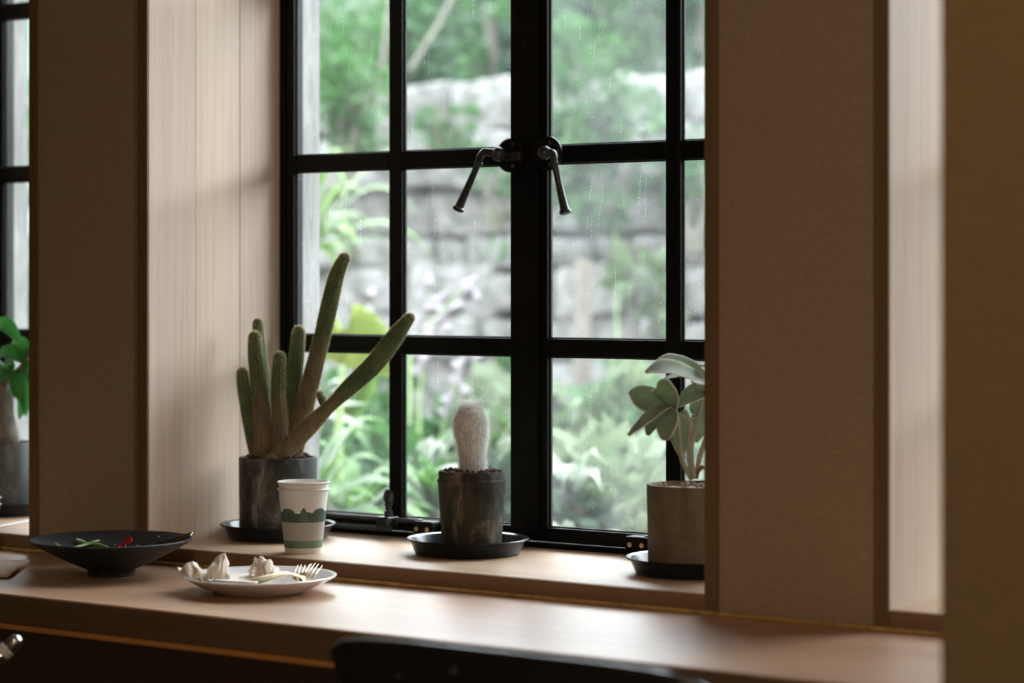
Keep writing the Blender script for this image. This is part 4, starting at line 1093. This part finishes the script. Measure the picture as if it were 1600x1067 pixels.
# pleated fan leaf
def fan_leaf(hub, aim, nrm, r, spread, label, notch=None, mat='fan_leaf', base=None):
    t = empty('fan_palm', (hub.x, hub.y, GZ) if base is None else base, label, 'plant', 'fan leaved garden plants')
    aim = Vector(aim).normalized(); nrm = Vector(nrm).normalized(); sd = aim.cross(nrm).normalized(); nrm = sd.cross(aim)
    n = 44; vs = []; fs = []
    for i in range(n+1):
        a = lerp(-spread, spread, i/n); rr = r*(1 - 0.06*abs(math.sin(i*1.7)))
        if notch and notch[0] < i/n < notch[1]: rr *= notch[2]
        for k, f in enumerate((0.04, 0.4, 0.75, 1.0)):
            vs.append(hub + (aim*math.cos(a)+sd*math.sin(a))*(rr*f) + nrm*((0.010 if i % 2 else -0.010)*f - 0.10*r*f*f))
    for i in range(n):
        for k in range(3): fs.append((i*4+k, (i+1)*4+k, (i+1)*4+k+1, i*4+k+1))
    MB().add(vs, fs).build('fan_leaf', mat, t)
    MB().tube([V(hub.x-0.05, hub.y+0.05, GZ), hub-aim*0.05-V(0,0,0.1), hub], [0.012,0.010,0.007], 8).build('stalk', 'flower_stalk', t, smooth=True)
fan_leaf(at(535, 572, 4.75), (0.25,0,1), (0.15,-1,0.35), 0.165, 1.5, 'yellow-green pleated fan leaf behind the tallest cactus stem', (0.36,0.47,0.6))
fan_leaf(at(492, 640, 5.2), (1,0,0.45), (0,-0.7,0.8), 0.22, 0.6, 'pale fan leaf spread below the yellow-green one', None, 'strap_leaf')
pl_ = at(470, 850, 4.6)
strap_plant(pl_, [(0.10,-.02,.27,.02),(0.16,.03,.30,.02),(0.20,-.04,.24,.03),(0.25,.02,.25,.04),(0.28,-.05,.17,.04),(0.30,.04,.20,.06),(0.33,-.02,.12,.05),(0.05,.03,.30,.01),(-.1,.02,.25,.03),(0.22,.06,.33,.02)], 'broad_leaf', 'long green blades fanning out beside the grey cement pot', 0.038, fold=0.12)
strap_plant(at(480, 640, 4.9), [(0.16,-.03,.055,.0),(0.20,.02,.02,.0),(0.14,.0,.09,.02),(0.18,.05,-.02,.03)], 'silver_leaf', 'pale silvery blades between the cactus stems', 0.020, fold=0.1)
# broad leaved clumps in the lower panes
def clump(x, y, Y, n_, ln, wd, mat, label, seed, name='broad_leaf_plant', lift=1.0, grp='broad leaved garden plants'):
    rn = random.Random(seed); c = at(x, y, Y); c.z = max(GZ, c.z-0.12)
    sp = [(rn.uniform(-1,1)*ln, rn.uniform(-0.7,0.5)*ln, rn.uniform(0.25,0.75)*ln*lift, rn.uniform(0.1,0.5)*ln) for _ in range(n_)]
    t = strap_plant(c, sp, mat, label, wd, name, grp, 0.3)
    if c.z > GZ+0.01: MB().tube([V(c.x, c.y, GZ), c], 0.015, 8).build('trunk', 'branch_bark', t)
clump(560, 740, 4.75, 16, 0.22, 0.024, 'broad_leaf', 'green leafy clump behind the paper cups', 1)
clump(545, 690, 5.2, 12, 0.28, 0.035, 'broad_leaf', 'large green leaves above the paper cups, outside', 2)
clump(575, 790, 4.5, 10, 0.16, 0.020, 'silver_leaf', 'silvery leaves just outside the foot of the left casement', 3)
clump(680, 720, 4.9, 16, 0.20, 0.018, 'broad_leaf', 'green arching leaves left of the woolly cactus', 4)
clump(660, 690, 5.3, 10, 0.24, 0.022, 'silver_leaf', 'silvery arching leaves behind the woolly cactus, left side', 5)
clump(790, 720, 5.0, 12, 0.22, 0.020, 'silver_leaf', 'silvery arching leaves behind the woolly cactus, right side', 6)
clump(775, 640, 5.8, 8, 0.20, 0.05, 'broad_leaf', 'broad green leaf clump right of the woolly cactus', 7)
clump(700, 790, 4.6, 12, 0.18, 0.018, 'broad_leaf', 'low green leaves beside the window stay', 8)
clump(900, 700, 4.9, 14, 0.22, 0.020, 'silver_leaf', 'pale leaves outside the lower right casement', 9)
clump(960, 690, 5.4, 12, 0.24, 0.022, 'broad_leaf', 'green leaves outside the lower right casement', 10)
clump(890, 800, 4.6, 8, 0.16, 0.020, 'silver_leaf', 'pale leaves at the foot of the right casement', 11)
clump(1030, 580, 6.0, 8, 0.14, 0.03, 'broad_leaf', 'green leaves above the middle rail of the right casement', 12)
clump(880, 600, 5.8, 8, 0.14, 0.025, 'broad_leaf', 'green leaves right of the mullion at the middle rail', 13)
clump(520, 800, 4.4, 8, 0.14, 0.02, 'silver_leaf', 'silvery leaves behind the rim of the paper cups', 14)
# lilac flower spikes
def spike(x0, y0, x1, y1, Y, n_, label, seed, mat='lilac_petal'):
    rn = random.Random(seed); p, q = at(x0, y0, Y), at(x1, y1, Y-0.05)
    t = empty('flower_spike', (p.x, p.y, GZ), label, 'flower', 'garden flowers')
    MB().tube([V(p.x, p.y, GZ), p, lerp(p,q,.5)+V(0,0,.02), q], [0.006,0.005,0.004,0.003], 6).build('stalk', 'flower_stalk', t)
    for k in range(n_):
        b = lerp(p, q, 0.35+0.65*k/max(1,n_-1)); d = V(rn.uniform(-.8,.8), rn.uniform(-.8,.2), -0.6-rn.random()*0.5).normalized()
        MB().lathe(b, [(0.003,0),(0.007,0.012),(0.014,0.032),(0.020,0.046),(0.012,0.040)], 8, axis=tuple(d)).build('flower', mat, t, smooth=True)
spike(640, 560, 745, 430, 5.5, 9, 'lilac flower spike rising towards the mullion', 1)
spike(620, 600, 700, 455, 5.7, 8, 'lilac flower spike left of the tallest one', 2)
spike(655, 640, 670, 420, 5.9, 7, 'lilac flower spike just right of the muntin', 3)
spike(690, 680, 735, 540, 5.6, 6, 'lower lilac flower spike above the woolly cactus', 4)
spike(560, 640, 585, 450, 5.9, 6, 'lilac flower spike left of the muntin', 5)
spike(965, 420, 961, 362, 6.9, 1, 'small red flower against the wall in the right casement', 6, 'red_petal')
p, q = at(903, 640, 6.5), at(912, 405, 6.5)
tag(MB().tube([V(p.x,p.y,GZ), q], [0.030,0.026], 10).build('garden_stake', 'stake_wood', None, (p.x,p.y,GZ), smooth=True), 'brown upright garden stake right of the window mullion', 'stake')
